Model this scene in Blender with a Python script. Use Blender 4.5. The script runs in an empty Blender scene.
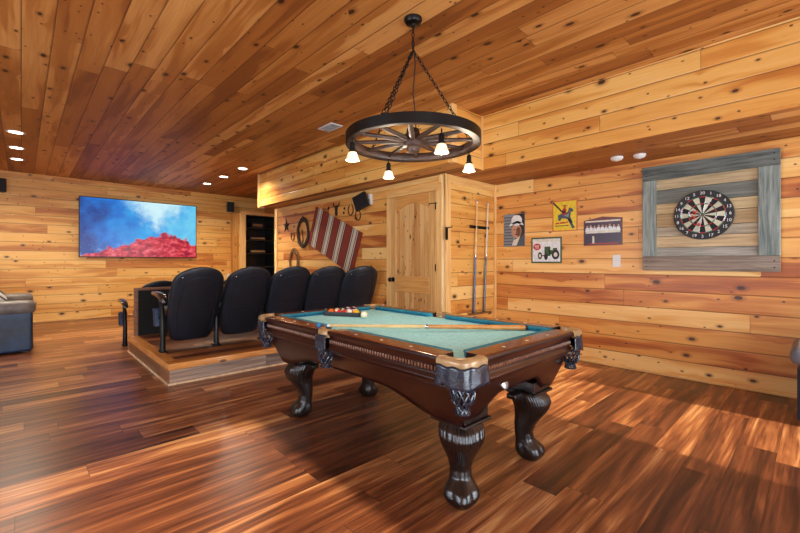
import bpy, bmesh, math, random
from mathutils import Matrix, Vector
R = math.radians
PI = math.pi
random.seed(7)
sc = bpy.context.scene
COL = sc.collection

# ------------------------------------------------------------------ camera
EYE = 1.22
cam = bpy.data.cameras.new('camera')
cam.sensor_width = 36.0
cam.lens = 399.0 / 800.0 * 36.0
cam.shift_y = -4.5 / 800.0
cam.clip_start = 0.02
co = bpy.data.objects.new('camera', cam)
COL.objects.link(co)
co.location = (0, 0, EYE)
co.rotation_euler = (R(90), 0, R(-43.5))
sc.camera = co

# ------------------------------------------------------------------ light
sc.view_settings.view_transform = 'Standard'
sc.view_settings.look = 'None'
sc.view_settings.gamma = 1.0
sc.view_settings.use_curve_mapping = False
sc.view_settings.exposure = 0.0

world = bpy.data.worlds.new('world')
sc.world = world
world.use_nodes = True
bg = world.node_tree.nodes['Background']
bg.inputs[0].default_value = (0.55, 0.76, 1.0, 1)
bg.inputs[1].default_value = 1.6

def lamp(name, kind, loc, energy, color, rot=(0, 0, 0), **kw):
    d = bpy.data.lights.new(name, kind)
    d.energy = energy
    d.color = color
    for k, v in kw.items():
        setattr(d, k, v)
    o = bpy.data.objects.new(name, d)
    COL.objects.link(o)
    o.location = loc
    o.rotation_euler = rot
    return o

SUN_E, WIN_E = 13.0, 1.25
# low sun through the glass doors behind the camera, shining down the room
sd = Vector((math.sin(R(1.5)), math.cos(R(1.5)), -math.tan(R(20.0))))
lamp('sun', 'SUN', (0, -12, 5), SUN_E, (1.0, 0.86, 0.68), sd.to_track_quat('-Z', 'Y').to_euler(), angle=R(1.2))
# daylight arriving at each window opening
DAY = (0.80, 0.90, 1.0)
lamp('daylight', 'AREA', (-0.75, -2.86, 1.1), 210 * WIN_E, DAY, (R(90), 0, 0), shape='RECTANGLE', size=3.8, size_y=2.1)
lamp('daylight', 'AREA', (3.87, -2.86, 1.1), 130 * WIN_E, DAY, (R(90), 0, 0), shape='RECTANGLE', size=1.9, size_y=2.1)
lamp('daylight', 'AREA', (-3.46, 2.6, 1.35), 150 * WIN_E, DAY, (0, R(-90), 0), shape='RECTANGLE', size=1.5, size_y=3.8)  # belongs to the added, unseen west window

# ------------------------------------------------------------------ node helpers
def lin(c):
    return tuple(((v / 255.0) / 12.92 if v <= 10 else ((v / 255.0 + 0.055) / 1.055) ** 2.4) for v in c) + (1.0,)

class G:
    def __init__(s, name):
        s.mat = bpy.data.materials.new(name)
        s.mat.use_nodes = True
        s.nt = s.mat.node_tree
        s.bsdf = s.nt.nodes['Principled BSDF']
        tc = s.nt.nodes.new('ShaderNodeTexCoord')
        s.co = tc.outputs['Object']
        s.sep = None
    def put(s, sock, v):
        if isinstance(v, bpy.types.NodeSocket):
            s.nt.links.new(v, sock)
        else:
            sock.default_value = v
    def m(s, op, a, b=0.0, c=0.0):
        n = s.nt.nodes.new('ShaderNodeMath'); n.operation = op
        for i, v in enumerate((a, b, c)):
            s.put(n.inputs[i], v)
        return n.outputs[0]
    def xyz(s):
        if s.sep is None:
            n = s.nt.nodes.new('ShaderNodeSeparateXYZ')
            s.nt.links.new(s.co, n.inputs[0])
            s.sep = {'X': n.outputs[0], 'Y': n.outputs[1], 'Z': n.outputs[2]}
        return s.sep
    def vec(s, x, y, z=0.0):
        n = s.nt.nodes.new('ShaderNodeCombineXYZ')
        for i, v in enumerate((x, y, z)):
            s.put(n.inputs[i], v)
        return n.outputs[0]
    def white(s, v):
        n = s.nt.nodes.new('ShaderNodeTexWhiteNoise'); n.noise_dimensions = '3D'
        s.put(n.inputs['Vector'], v)
        return n.outputs['Value']
    def noise(s, v, scale=1.0, detail=3.0, rough=0.5, dist=0.0):
        n = s.nt.nodes.new('ShaderNodeTexNoise')
        s.put(n.inputs['Vector'], v)
        n.inputs['Scale'].default_value = scale
        n.inputs['Detail'].default_value = detail
        n.inputs['Roughness'].default_value = rough
        n.inputs['Distortion'].default_value = dist
        return n.outputs[0]
    def voro(s, v, scale=1.0, dim='3D'):
        n = s.nt.nodes.new('ShaderNodeTexVoronoi'); n.voronoi_dimensions = dim
        s.put(n.inputs['Vector'], v)
        n.inputs['Scale'].default_value = scale
        return n.outputs['Distance'], n.outputs['Color']
    def ramp(s, f, stops, interp='LINEAR'):
        n = s.nt.nodes.new('ShaderNodeValToRGB')
        n.color_ramp.interpolation = interp
        e = n.color_ramp.elements
        while len(e) < len(stops):
            e.new(0.5)
        for el, (p, c) in zip(e, stops):
            el.position = p
            el.color = c if len(c) == 4 else lin(c)
        s.put(n.inputs[0], f)
        return n.outputs[0]
    def mix(s, f, a, b, blend='MIX'):
        n = s.nt.nodes.new('ShaderNodeMix'); n.data_type = 'RGBA'; n.blend_type = blend
        s.put(n.inputs[0], f)
        s.put(n.inputs[6], a if isinstance(a, bpy.types.NodeSocket) or len(a) == 4 else lin(a))
        s.put(n.inputs[7], b if isinstance(b, bpy.types.NodeSocket) or len(b) == 4 else lin(b))
        return n.outputs[2]
    def smooth(s, v, a, b):
        n = s.nt.nodes.new('ShaderNodeMapRange'); n.interpolation_type = 'SMOOTHSTEP'
        s.put(n.inputs[0], v)
        n.inputs[1].default_value = a; n.inputs[2].default_value = b
        return n.outputs[0]
    def bump(s, h, strength=0.3, dist=0.01):
        n = s.nt.nodes.new('ShaderNodeBump')
        n.inputs['Strength'].default_value = strength
        n.inputs['Distance'].default_value = dist
        s.put(n.inputs['Height'], h)
        s.nt.links.new(n.outputs[0], s.bsdf.inputs['Normal'])
    def out(s, col, rough=0.5, metal=0.0, coat=0.0, spec=0.5):
        s.put(s.bsdf.inputs['Base Color'], col if isinstance(col, bpy.types.NodeSocket) or len(col) == 4 else lin(col))
        s.put(s.bsdf.inputs['Roughness'], rough)
        s.put(s.bsdf.inputs['Metallic'], metal)
        s.bsdf.inputs['Coat Weight'].default_value = coat
        s.bsdf.inputs['Coat Roughness'].default_value = 0.15
        s.bsdf.inputs['Specular IOR Level'].default_value = spec
        return s.mat

def planks(name, U, V, w, L, stops, seed=0.0, knots=1.0, groove=0.012, rough=0.4, coat=0.0, spec=0.5,
           tint=0.5, streak=(0.55, 5.5), grain=0.25, kcol=(58, 26, 14), knot_scale=(2.9, 5.0), contrast=1.0, bstr=0.35, stagger=1.0):
    g = G(name)
    ax = g.xyz()
    u, v = ax[U], ax[V]
    vr = g.m('DIVIDE', g.m('ADD', v, 50.0 * w), w)
    row = g.m('FLOOR', vr)
    fv = g.m('SUBTRACT', vr, row)
    off = g.m('MULTIPLY', g.white(g.vec(row, seed, 3.1)), L * stagger)
    ur = g.m('DIVIDE', g.m('ADD', g.m('ADD', u, off), 40.0), L)
    coln = g.m('FLOOR', ur)
    fu = g.m('SUBTRACT', ur, coln)
    rnd = g.white(g.vec(row, coln, seed + 1.7))
    rnd2 = g.white(g.vec(coln, row, seed + 9.3))
    z = g.m('MULTIPLY', rnd, 91.0)
    # knots
    kd, kc = g.voro(g.vec(g.m('MULTIPLY_ADD', u, knot_scale[0], g.m('MULTIPLY', rnd2, 57.0)), g.m('MULTIPLY_ADD', v, knot_scale[1], g.m('MULTIPLY', rnd, 31.0))), dim='2D')
    ks = g.nt.nodes.new('ShaderNodeSeparateColor'); g.nt.links.new(kc, ks.inputs[0])
    size = g.m('MULTIPLY_ADD', g.m('POWER', ks.outputs[0], 2.5), 0.085, 0.022)
    kn = g.m('DIVIDE', kd, size)
    kn = g.m('ADD', kn, g.m('MULTIPLY', g.m('LESS_THAN', ks.outputs[1], 0.3), 20.0))
    kmask = g.m('SUBTRACT', 1.0, g.smooth(kn, 0.8, 1.1))
    sd_, sc_ = g.voro(g.vec(g.m('MULTIPLY_ADD', u, 6.5, g.m('MULTIPLY', rnd, 43.0)), g.m('MULTIPLY_ADD', v, 9.0, g.m('MULTIPLY', rnd2, 29.0))), dim='2D')
    ks2 = g.nt.nodes.new('ShaderNodeSeparateColor'); g.nt.links.new(sc_, ks2.inputs[0])
    small = g.m('MULTIPLY', g.m('SUBTRACT', 1.0, g.smooth(sd_, 0.055, 0.085)), g.m('GREATER_THAN', ks2.outputs[0], 0.86))
    swirl = g.m('POWER', 2.0, g.m('MULTIPLY', kd, -11.0))
    vv = g.m('ADD', v, g.m('MULTIPLY', swirl, 0.05 * knots))
    low = g.noise(g.vec(g.m('MULTIPLY', u, streak[0]), g.m('MULTIPLY', vv, streak[1]), z), 1.0, 2.0, 0.55, 0.5)
    fine = g.noise(g.vec(g.m('MULTIPLY', u, 2.2), g.m('MULTIPLY', vv, 70.0), z), 1.0, 4.0, 0.6, 0.2)
    if knots > 0: low = g.m('ADD', g.m('MULTIPLY', low, 0.45), g.m('MULTIPLY', g.smooth(low, 0.40, 0.52), 0.20))
    t = g.m('ADD', g.m('MULTIPLY', g.m('SUBTRACT', low, 0.5 if knots <= 0 else 0.34), 1.3 * contrast), g.m('MULTIPLY', g.m('SUBTRACT', fine, 0.5), grain * 2.0))
    t = g.m('ADD', g.m('ADD', t, 0.5), g.m('MULTIPLY', g.m('SUBTRACT', rnd, 0.5), tint))
    c = g.ramp(t, stops)
    if knots > 0:
        halo = g.m('MULTIPLY', g.m('SUBTRACT', 1.0, g.smooth(kn, 0.8, 2.6)), 0.55 * knots)
        c = g.mix(halo, c, tuple(int(a * 0.55 + b * 0.45) for a, b in zip(stops[0][1], kcol)))
        # some fine dark checks running with the grain
        chk = g.noise(g.vec(g.m('MULTIPLY', u, 4.0), g.m('MULTIPLY', v, 45.0), g.m('ADD', z, 5.0)), 1.0, 2.0, 0.5)
        c = g.mix(g.m('MULTIPLY', g.smooth(chk, 0.74, 0.79), 0.45 * knots), c, kcol)
        c = g.mix(g.m('MULTIPLY', kmask, 0.92), c, kcol)
        c = g.mix(g.m('MULTIPLY', small, 0.85), c, kcol)
    gw = groove / w
    e = g.m('MINIMUM', fv, g.m('SUBTRACT', 1.0, fv))
    gm = g.smooth(e, gw * 0.15, gw)
    eu = g.m('MULTIPLY', g.m('MINIMUM', fu, g.m('SUBTRACT', 1.0, fu)), L)
    gu = g.smooth(eu, 0.0004, 0.003)
    gg = g.m('MINIMUM', gm, gu)
    dk = g.m('MULTIPLY', g.m('SUBTRACT', 1.0, g.m('MINIMUM', g.smooth(e, 0.0, gw * 0.6), gu)), 0.75)
    c = g.mix(dk, c, kcol)
    g.bump(g.m('ADD', gg, g.m('MULTIPLY', fine, 0.05)), bstr, 0.006)
    return g.out(c, g.m('MULTIPLY_ADD', fine, 0.12, rough - 0.06), 0.0, coat, spec)

def plain(name, col, rough=0.5, metal=0.0, coat=0.0, var=0.08, scale=14.0, bump=0.0, spec=0.5, bscale=None):
    g = G(name)
    n = g.noise(g.co, scale, 4.0, 0.6)
    d = tuple(max(0, v * (1 - var * 2)) for v in col)
    l = tuple(min(255, v * (1 + var)) for v in col)
    c = g.ramp(n, [(0.3, d), (0.7, l)])
    if bump:
        g.bump(g.noise(g.co, bscale or scale * 4, 4.0, 0.6), bump, 0.004)
    return g.out(c, rough, metal, coat, spec)

def grainy(name, axis, lo, hi, rough=0.4, coat=0.0, k=(3.0, 60.0), knots=False, kcol=(70, 36, 18), spec=0.5, bump=0.1, wide=0.35):
    """solid timber whose grain runs along `axis`"""
    g = G(name)
    s = g.xyz()
    o = [a for a in 'XYZ' if a != axis]
    v = g.vec(g.m('MULTIPLY', s[axis], k[0]), g.m('MULTIPLY', s[o[0]], k[1]), g.m('MULTIPLY', s[o[1]], k[1]))
    n = g.noise(v, 1.0, 4.0, 0.6, 0.4)
    c = g.ramp(n, [(0.5 - wide / 2, lo), (0.5 + wide / 2, hi)])
    if knots:
        kv = g.vec(g.m('MULTIPLY', s[axis], 4.0), g.m('MULTIPLY', s[o[0]], 9.0), g.m('MULTIPLY', s[o[1]], 9.0))
        d, _ = g.voro(kv)
        c = g.mix(g.m('MULTIPLY', g.m('SUBTRACT', 1.0, g.smooth(d, 0.10, 0.2)), 0.9), c, kcol)
    g.bump(n, bump, 0.003)
    return g.out(c, rough, 0.0, coat, spec)

def emit(name, col, strength):
    g = G(name)
    g.out((230, 230, 225), 0.4)
    g.bsdf.inputs['Emission Color'].default_value = lin(col)
    g.bsdf.inputs['Emission Strength'].default_value = strength
    return g.mat

# ------------------------------------------------------------------ mesh helpers
class MB:
    def __init__(s):
        s.v = []; s.f = []; s.mi = []; s.T = None
    def add(s, vs, fs, mi=0):
        b = len(s.v)
        if s.T is not None:
            vs = [s.T @ Vector(p) for p in vs]
        s.v += [tuple(p) for p in vs]
        s.f += [tuple(i + b for i in f) for f in fs]
        s.mi += [mi] * len(fs)
        return s
    def box(s, x0, y0, z0, x1, y1, z1, mi=0):
        x0, x1 = min(x0, x1), max(x0, x1); y0, y1 = min(y0, y1), max(y0, y1); z0, z1 = min(z0, z1), max(z0, z1)
        v = [(x, y, z) for z in (z0, z1) for y in (y0, y1) for x in (x0, x1)]
        f = [(0, 2, 3, 1), (4, 5, 7, 6), (0, 1, 5, 4), (2, 6, 7, 3), (0, 4, 6, 2), (1, 3, 7, 5)]
        return s.add(v, f, mi)
    def loft(s, rings, caps=True, closed=True, mi=0):
        n = len(rings[0]); v = [p for r in rings for p in r]; f = []
        for i in range(len(rings) - 1):
            for j in range(n if closed else n - 1):
                k = (j + 1) % n
                f.append((i * n + j, i * n + k, (i + 1) * n + k, (i + 1) * n + j))
        if caps:
            f.append(tuple(reversed(range(n))))
            f.append(tuple((len(rings) - 1) * n + j for j in range(n)))
        return s.add(v, f, mi)
    def lathe(s, prof, c=(0, 0, 0), n=24, axis='Z', mi=0, caps=True):
        rings = []
        for r, h in prof:
            ring = []
            for j in range(n):
                a = 2 * PI * j / n
                p = (r * math.cos(a), r * math.sin(a), h)
                if axis == 'X': p = (h, r * math.cos(a), r * math.sin(a))
                if axis == 'Y': p = (r * math.sin(a), h, r * math.cos(a))
                ring.append((p[0] + c[0], p[1] + c[1], p[2] + c[2]))
            rings.append(ring)
        return s.loft(rings, caps, True, mi)
    def tube(s, pts, rad, n=8, closed=False, mi=0, flat=1.0):
        pts = [Vector(p) for p in pts]; N = len(pts); rings = []
        up = Vector((0, 0, 1)); prev = None
        for i, p in enumerate(pts):
            if closed: t = pts[(i + 1) % N] - pts[i - 1]
            else: t = pts[min(i + 1, N - 1)] - pts[max(i - 1, 0)]
            t.normalize()
            if prev is None:
                a = up if abs(t.z) < 0.9 else Vector((1, 0, 0))
                x = t.cross(a).normalized()
            else:
                x = (prev - t * prev.dot(t)).normalized()
            prev = x; y = t.cross(x)
            r = rad[i] if isinstance(rad, (list, tuple)) else rad
            rings.append([p + (x * math.cos(2 * PI * j / n) + y * math.sin(2 * PI * j / n) * flat) * r for j in range(n)])
        if closed:
            rings.append(rings[0])
        return s.loft(rings, not closed, True, mi)
    def prism(s, poly, a, b, plane='XY', mi=0):
        def P(p, h):
            if plane == 'XY': return (p[0], p[1], h)
            if plane == 'XZ': return (p[0], h, p[1])
            return (h, p[0], p[1])
        return s.loft([[P(p, a) for p in poly], [P(p, b) for p in poly]], True, True, mi)
    def sphere(s, c, r, n=16, m=10, sx=1, sy=1, sz=1, mi=0):
        rings = []
        for i in range(m + 1):
            a = -PI / 2 + PI * i / m
            q = max(math.cos(a), 0.001)
            rings.append([(c[0] + sx * r * q * math.cos(2 * PI * j / n), c[1] + sy * r * q * math.sin(2 * PI * j / n), c[2] + sz * r * math.sin(a)) for j in range(n)])
        return s.loft(rings, True, True, mi)
    def build(s, name, mats, parent=None, smooth=False, bevel=0.0, seg=2, world=False, subsurf=0, angle=35):
        me = bpy.data.meshes.new(name)
        v = s.v
        if world and parent is not None:
            q = parent
            M = q.matrix_basis.copy()
            while q.parent is not None:
                q = q.parent; M = q.matrix_basis @ M
            Mi = M.inverted()
            v = [tuple(Mi @ Vector(p)) for p in v]
        me.from_pydata(v, [], s.f)
        if not isinstance(mats, (list, tuple)): mats = [mats]
        for m in mats: me.materials.append(m)
        for p, mi in zip(me.polygons, s.mi): p.material_index = mi
        bm = bmesh.new(); bm.from_mesh(me)
        bmesh.ops.remove_doubles(bm, verts=bm.verts, dist=1e-6)
        bmesh.ops.recalc_face_normals(bm, faces=bm.faces)
        bm.to_mesh(me); bm.free()
        o = bpy.data.objects.new(name, me)
        COL.objects.link(o)
        if parent is not None: o.parent = parent
        if smooth:
            for p in me.polygons: p.use_smooth = True
            try: me.set_sharp_from_angle(angle=R(angle))
            except Exception: pass
        if bevel > 0:
            b = o.modifiers.new('bevel', 'BEVEL'); b.width = bevel; b.segments = seg
            b.limit_method = 'ANGLE'; b.angle_limit = R(40); b.harden_normals = False
            for p in me.polygons: p.use_smooth = True
            w = o.modifiers.new('wn', 'WEIGHTED_NORMAL'); w.keep_sharp = True
        if subsurf:
            m = o.modifiers.new('sub', 'SUBSURF'); m.levels = subsurf; m.render_levels = subsurf
            for p in me.polygons: p.use_smooth = True
        return o

def Bx(*a): return MB().box(*a)

def tag(o, label, cat, group=None):
    o['label'] = label; o['category'] = cat
    if group: o['group'] = group
    return o

def thing(name, label, cat, loc=(0, 0, 0), basis=None, rz=0.0, group=None):
    o = bpy.data.objects.new(name, None)
    o.empty_display_size = 0.1
    COL.objects.link(o)
    M = basis.to_4x4() if basis is not None else Matrix.Rotation(rz, 4, 'Z')
    o.rotation_euler = M.to_euler()
    o.location = loc
    return tag(o, label, cat, group)

def struct(name, mb, mats, parent=None, **kw):
    o = mb.build(name, mats, parent, **kw)
    if parent is None: o['kind'] = 'structure'
    return o

def dup(root, loc, rz=None, label=None, mats=None):
    r = root.copy(); COL.objects.link(r); r.location = loc
    if rz is not None: r.rotation_euler = (0, 0, rz)
    if label: r['label'] = label
    for ch in list(root.children):
        c = ch.copy(); COL.objects.link(c); c.parent = r
        for gch in list(ch.children):
            d = gch.copy(); COL.objects.link(d); d.parent = c
    return r

FACE_W = Matrix(((0, 0, -1), (-1, 0, 0), (0, 1, 0)))   # on a wall facing -X: x right, y up, z out
FACE_S = Matrix(((1, 0, 0), (0, 0, -1), (0, 1, 0)))    # on a wall facing -Y

def text_mb(txt, size, x, y, z0, z1, mi=0, rot=0.0):
    cu = bpy.data.curves.new('t', 'FONT'); cu.body = txt; cu.size = size
    cu.align_x = 'CENTER'; cu.align_y = 'CENTER'; cu.extrude = (z1 - z0) / 2; cu.resolution_u = 3
    o = bpy.data.objects.new('t', cu); COL.objects.link(o)
    bpy.context.view_layer.update()
    me = bpy.data.meshes.new_from_object(o.evaluated_get(bpy.context.evaluated_depsgraph_get()))
    M = Matrix.Translation((x, y, (z0 + z1) / 2)) @ Matrix.Rotation(rot, 4, 'Z')
    mb = MB()
    mb.add([M @ v.co for v in me.vertices], [tuple(p.vertices) for p in me.polygons], mi)
    bpy.data.objects.remove(o); bpy.data.curves.remove(cu); bpy.data.meshes.remove(me)
    return mb

# ------------------------------------------------------------------ materials
PINE = [(0.02, (168, 94, 38)), (0.22, (198, 126, 54)), (0.45, (220, 158, 76)), (0.7, (233, 180, 98)), (1.0, (243, 204, 130))]
PINE_R = [(0.02, (158, 82, 36)), (0.22, (190, 112, 50)), (0.45, (215, 147, 71)), (0.7, (230, 171, 92)), (1.0, (243, 200, 128))]
CEIL_DIMMED = [(0.02, (128, 72, 32)), (0.3, (154, 92, 40)), (0.6, (173, 110, 51)), (0.98, (212, 154, 88))]  # pine toned down: the ceiling's dimmer light is put into the colour
M_wallY = planks('pine boards', 'Y', 'Z', 0.18, 2.6, PINE_R, 1.0, rough=0.42, grain=0.28, tint=0.68)
M_wallX = planks('pine boards across', 'X', 'Z', 0.18, 2.6, PINE, 4.0, rough=0.42, grain=0.28, tint=0.5)
M_sofY = planks('pine soffit boards', 'Y', 'Z', 0.165, 3.4, PINE, 6.0, rough=0.35)
M_sofX = planks('pine soffit end boards', 'X', 'Z', 0.165, 3.4, PINE, 8.0, rough=0.35)
M_ceil = planks('pine ceiling boards', 'Y', 'X', 0.18, 3.3, CEIL_DIMMED, 2.0, tint=0.6, rough=0.5, spec=0.25)
M_trim = grainy('pine trim', 'Z', (220, 168, 98), (242, 200, 134), 0.4, 0.0, (2.5, 40))
M_trimY = grainy('pine trim long', 'Y', (214, 160, 90), (238, 194, 126), 0.4, 0.0, (2.5, 40))
M_trimX = grainy('pine trim across', 'X', (214, 160, 90), (238, 194, 126), 0.4, 0.0, (2.5, 40))
FLOOR = [(0.04, (60, 32, 20)), (0.28, (92, 50, 30)), (0.5, (121, 69, 41)), (0.72, (160, 100, 58)), (0.97, (206, 152, 98))]
M_floor = planks('laminate floor', 'X', 'Y', 0.19, 1.25, FLOOR, 12.0, knots=0.0, groove=0.003, rough=0.31, tint=0.6,
                 streak=(1.3, 17.0), grain=0.45, kcol=(45, 24, 16), contrast=1.2, bstr=0.12, spec=0.5)
M_riser = planks('laminate riser', 'X', 'Z', 0.19, 1.6, [(0.1, (92, 72, 62)), (0.5, (140, 116, 100)), (0.9, (176, 150, 130))], 15.0, knots=0.0,
                 groove=0.003, rough=0.3, streak=(1.0, 25.0), grain=0.5, bstr=0.1)
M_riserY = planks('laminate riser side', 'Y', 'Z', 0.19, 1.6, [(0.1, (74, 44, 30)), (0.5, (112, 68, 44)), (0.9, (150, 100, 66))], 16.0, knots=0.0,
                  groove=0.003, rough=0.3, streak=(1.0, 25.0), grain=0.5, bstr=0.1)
M_nose = grainy('golden pine nosing', 'X', (176, 106, 44), (220, 152, 76), 0.28, 0.3, (3, 30), knots=True)
M_noseY = grainy('golden pine nosing side', 'Y', (176, 106, 44), (220, 152, 76), 0.28, 0.3, (3, 30))
M_carpet = plain('beige carpet', (150, 126, 112), 0.95, var=0.15, scale=60, bump=0.6)
M_white = plain('white plastic', (222, 222, 220), 0.4, var=0.02)
M_black = plain('black plastic', (22, 23, 26), 0.42, var=0.1)
M_blackmetal = plain('black metal', (24, 24, 25), 0.38, 0.6, var=0.12)
M_leather = plain('black leather', (17, 23, 33), 0.46, var=0.12, scale=8, bump=0.25, bscale=160)
M_leather2 = plain('black leather panel', (22, 28, 40), 0.5, var=0.12, scale=8, bump=0.3, bscale=160)
M_steel = plain('brushed steel', (170, 172, 176), 0.25, 1.0, var=0.04)
M_glass = G('window glass')
_nt = M_glass.nt
_tr = _nt.nodes.new('ShaderNodeBsdfTransparent'); _gl = _nt.nodes.new('ShaderNodeBsdfGlossy'); _gl.inputs['Roughness'].default_value = 0.02
_mx = _nt.nodes.new('ShaderNodeMixShader'); _mx.inputs[0].default_value = 0.06
_nt.links.new(_tr.outputs[0], _mx.inputs[1]); _nt.links.new(_gl.outputs[0], _mx.inputs[2])
_nt.links.new(_mx.outputs[0], _nt.nodes['Material Output'].inputs['Surface'])
M_glass = M_glass.mat

# ------------------------------------------------------------------ room
XW, XE, YS, YN, ZC = -3.2, 5.014, -2.6, 10.87, 2.988
ZS = 2.34            # underside of the boxed soffit
XC, YC0, YC1 = 3.904, 3.285, 7.93    # boxed-in closet block
XF = 3.49            # soffit face beyond the step
T = 0.15
struct('floor', Bx(XW - T, YS - T, -0.1, XE + T, YN + T, 0), M_floor)
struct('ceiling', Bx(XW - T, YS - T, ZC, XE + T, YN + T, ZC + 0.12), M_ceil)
struct('wall_north', Bx(XW - T, YN, 0, XE + T, YN + T, ZC), M_wallX)
struct('wall_east', Bx(XE, YS, 0, XE + T, YN, ZC), M_wallY)
w = MB()
for a in ((YS, 0, 0.6, ZC), (4.6, 0, YN, ZC), (0.6, 0, 4.6, 0.55), (0.6, 2.15, 4.6, ZC)):
    w.box(XW - T, a[0], a[1], XW, a[2], a[3])
struct('wall_west', w, M_wallY)
w = MB()
for x0, z0, x1, z1 in ((XW - T, 0, -2.7, ZC), (1.2, 0, 2.9, ZC), (4.84, 0, XE + T, ZC), (-2.7, 2.15, 1.2, ZC), (2.9, 2.15, 4.84, ZC)):
    w.box(x0, YS - T, z0, x1, YS, z1)
struct('wall_south', w, M_wallX)
struct('ground_outside', Bx(-14, -16, -0.2, 16, YS - T, -0.1), plain('concrete patio', (170, 165, 155), 0.9))
# glass doors, and an unseen side window added for light
def glazed(name, x0, x1, z0, z1, n, axis, at):
    fr = MB(); gl = MB()
    f = 0.06
    def bb(mb, a, b, c, d, t0, t1):
        if axis == 'X': mb.box(a, at + t0, b, c, at + t1, d)
        else: mb.box(at + t0, a, b, at + t1, c, d)
    bb(fr, x0, z0, x1, z0 + f, 0.03, 0.11); bb(fr, x0, z1 - f, x1, z1, 0.03, 0.11)
    for i in range(n + 1):
        c = x0 + (x1 - x0) * i / n
        c0 = max(x0, c - f / 2 if 0 < i < n else c - f); c1 = min(x1, c0 + f)
        bb(fr, c0, z0 + f, c1, z1 - f, 0.03, 0.11)
    bb(gl, x0 + f, z0 + f, x1 - f, z1 - f, 0.068, 0.072)
    o = struct(name, fr, M_white)
    g_ = gl.build('pane', M_glass, o)
    return o
glazed('window_1', -2.7, 1.2, 0, 2.15, 2, 'X', YS - T)
glazed('window_2', 2.9, 4.84, 0, 2.15, 1, 'X', YS - T)
glazed('window_added', 0.6, 4.6, 0.55, 2.15, 3, 'Y', XW - T)  # unseen west window, added to bring in light from the left

struct('wall_closet', MB().box(XC, YC0, 0, XE, YC1, ZS, 0), [M_wallY])
# the face with the cue rack runs the other way: a thin skin of boards
struct('wall_closet_front', Bx(XC + 0.001, YC0 - 0.012, 0, XE, YC0, ZS), M_wallX)
struct('wall_closet_rear', Bx(XC + 0.001, YC1, 0, XE, YC1 + 0.012, ZS), M_wallX)
YF = 2.83
s_ = MB()
s_.box(XF, YF, ZS, XE, 7.83, ZC - 0.001)
s_.box(4.06, YS, ZS, XE, YF, ZC - 0.001)
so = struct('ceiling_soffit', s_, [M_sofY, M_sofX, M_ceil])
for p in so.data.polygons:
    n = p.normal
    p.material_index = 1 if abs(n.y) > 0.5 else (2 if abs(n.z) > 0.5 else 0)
struct('trim_1', Bx(XF - 0.02, 7.79, ZS - 0.02, XF + 0.09, 7.85, ZC - 0.002), M_trim, bevel=0.003)
struct('trim_2', Bx(4.04, YF - 0.02, ZS - 0.006, 4.075, YF - 0.0, ZC - 0.002), M_trim, bevel=0.003)
struct('trim_3', Bx(XF - 0.018, YF - 0.02, ZS - 0.004, XF + 0.06, YF + 0.05, ZC - 0.002), M_trim, bevel=0.003)
# closet corner post and corner trims
pc = MB(); pc.box(XC - 0.02, YC0 - 0.03, 0, XC + 0.085, YC0 - 0.012, ZS - 0.001); pc.box(XC - 0.02, YC0 - 0.012, 0, XC, YC0 + 0.085, ZS - 0.001)
struct('trim_4', pc, M_trim, bevel=0.003)
struct('trim_5', Bx(XE - 0.035, YC0 - 0.045, 0, XE, YC0 - 0.012, ZS - 0.001), M_trim, bevel=0.004)
pc = MB(); pc.box(XC - 0.02, YC1 - 0.085, 0, XC, YC1 + 0.012, ZS - 0.001); pc.box(XC - 0.02, YC1 + 0.012, 0, XC + 0.085, YC1 + 0.03, ZS - 0.001)
struct('trim_6', pc, M_trim, bevel=0.003)
struct('trim_7', Bx(XC + 0.087, YC0 - 0.026, ZS - 0.10, XE - 0.036, YC0 - 0.012, ZS - 0.001), M_trimX, bevel=0.003)
struct('trim_8', Bx(XC - 0.014, YC0 + 0.087, ZS - 0.07, XC, YC1 - 0.087, ZS - 0.001), M_trimY, bevel=0.003)
# quarter-round at the floor
struct('baseboard_east', Bx(XE - 0.02, YS, 0, XE, YC0 - 0.046, 0.03), M_trimY, bevel=0.008)
struct('baseboard_north', Bx(XW, YN - 0.02, 0, 4.05, YN, 0.03), M_trimX, bevel=0.008)
bb_ = MB(); bb_.box(XC - 0.02, YC0 + 0.087, 0, XC, 3.33, 0.03); bb_.box(XC - 0.02, 4.40, 0, XC, 4.41, 0.03)
struct('baseboard_closet', Bx(XC + 0.087, YC0 - 0.032, 0, XE - 0.037, YC0 - 0.012, 0.03), M_trimX, bevel=0.008)

# ------------------------------------------------------------------ closet door
M_doorw = planks('knotty pine door', 'Z', 'Y', 0.098, 9.0, [(0.05, (168, 112, 58)), (0.4, (196, 142, 82)), (0.65, (214, 166, 104)), (0.95, (228, 186, 128))], 21.0,
                 groove=0.006, rough=0.35, knot_scale=(4.5, 9.0), stagger=0.0)
M_stile = grainy('pine door stile', 'Z', (190, 138, 78), (222, 176, 112), 0.35, 0, (2.5, 45))
M_drail = grainy('pine door rail', 'Y', (196, 136, 70), (220, 164, 96), 0.35, 0, (2.5, 45))
dy0, dy1, dz = 3.42, 4.28, 2.14
door = struct('door_1', Bx(XC - 0.008, dy0 + 0.1, 0.15, XC, dy1 - 0.1, dz - 0.1), M_doorw)
for a, b in ((dy0, dy0 + 0.11), (dy1 - 0.11, dy1)):
    Bx(XC - 0.028, a, 0.012, XC, b, dz).build('stile', M_stile, door, bevel=0.004)
Bx(XC - 0.028, dy0 + 0.11, 0.012, XC, dy1 - 0.11, 0.22).build('rail', M_drail, door, bevel=0.004)
Bx(XC - 0.028, dy0 + 0.11, 0.80, XC, dy1 - 0.11, 1.02).build('rail', M_drail, door, bevel=0.004)
arch = [(dy0 + 0.11, dz), (dy1 - 0.11, dz)]
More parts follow.
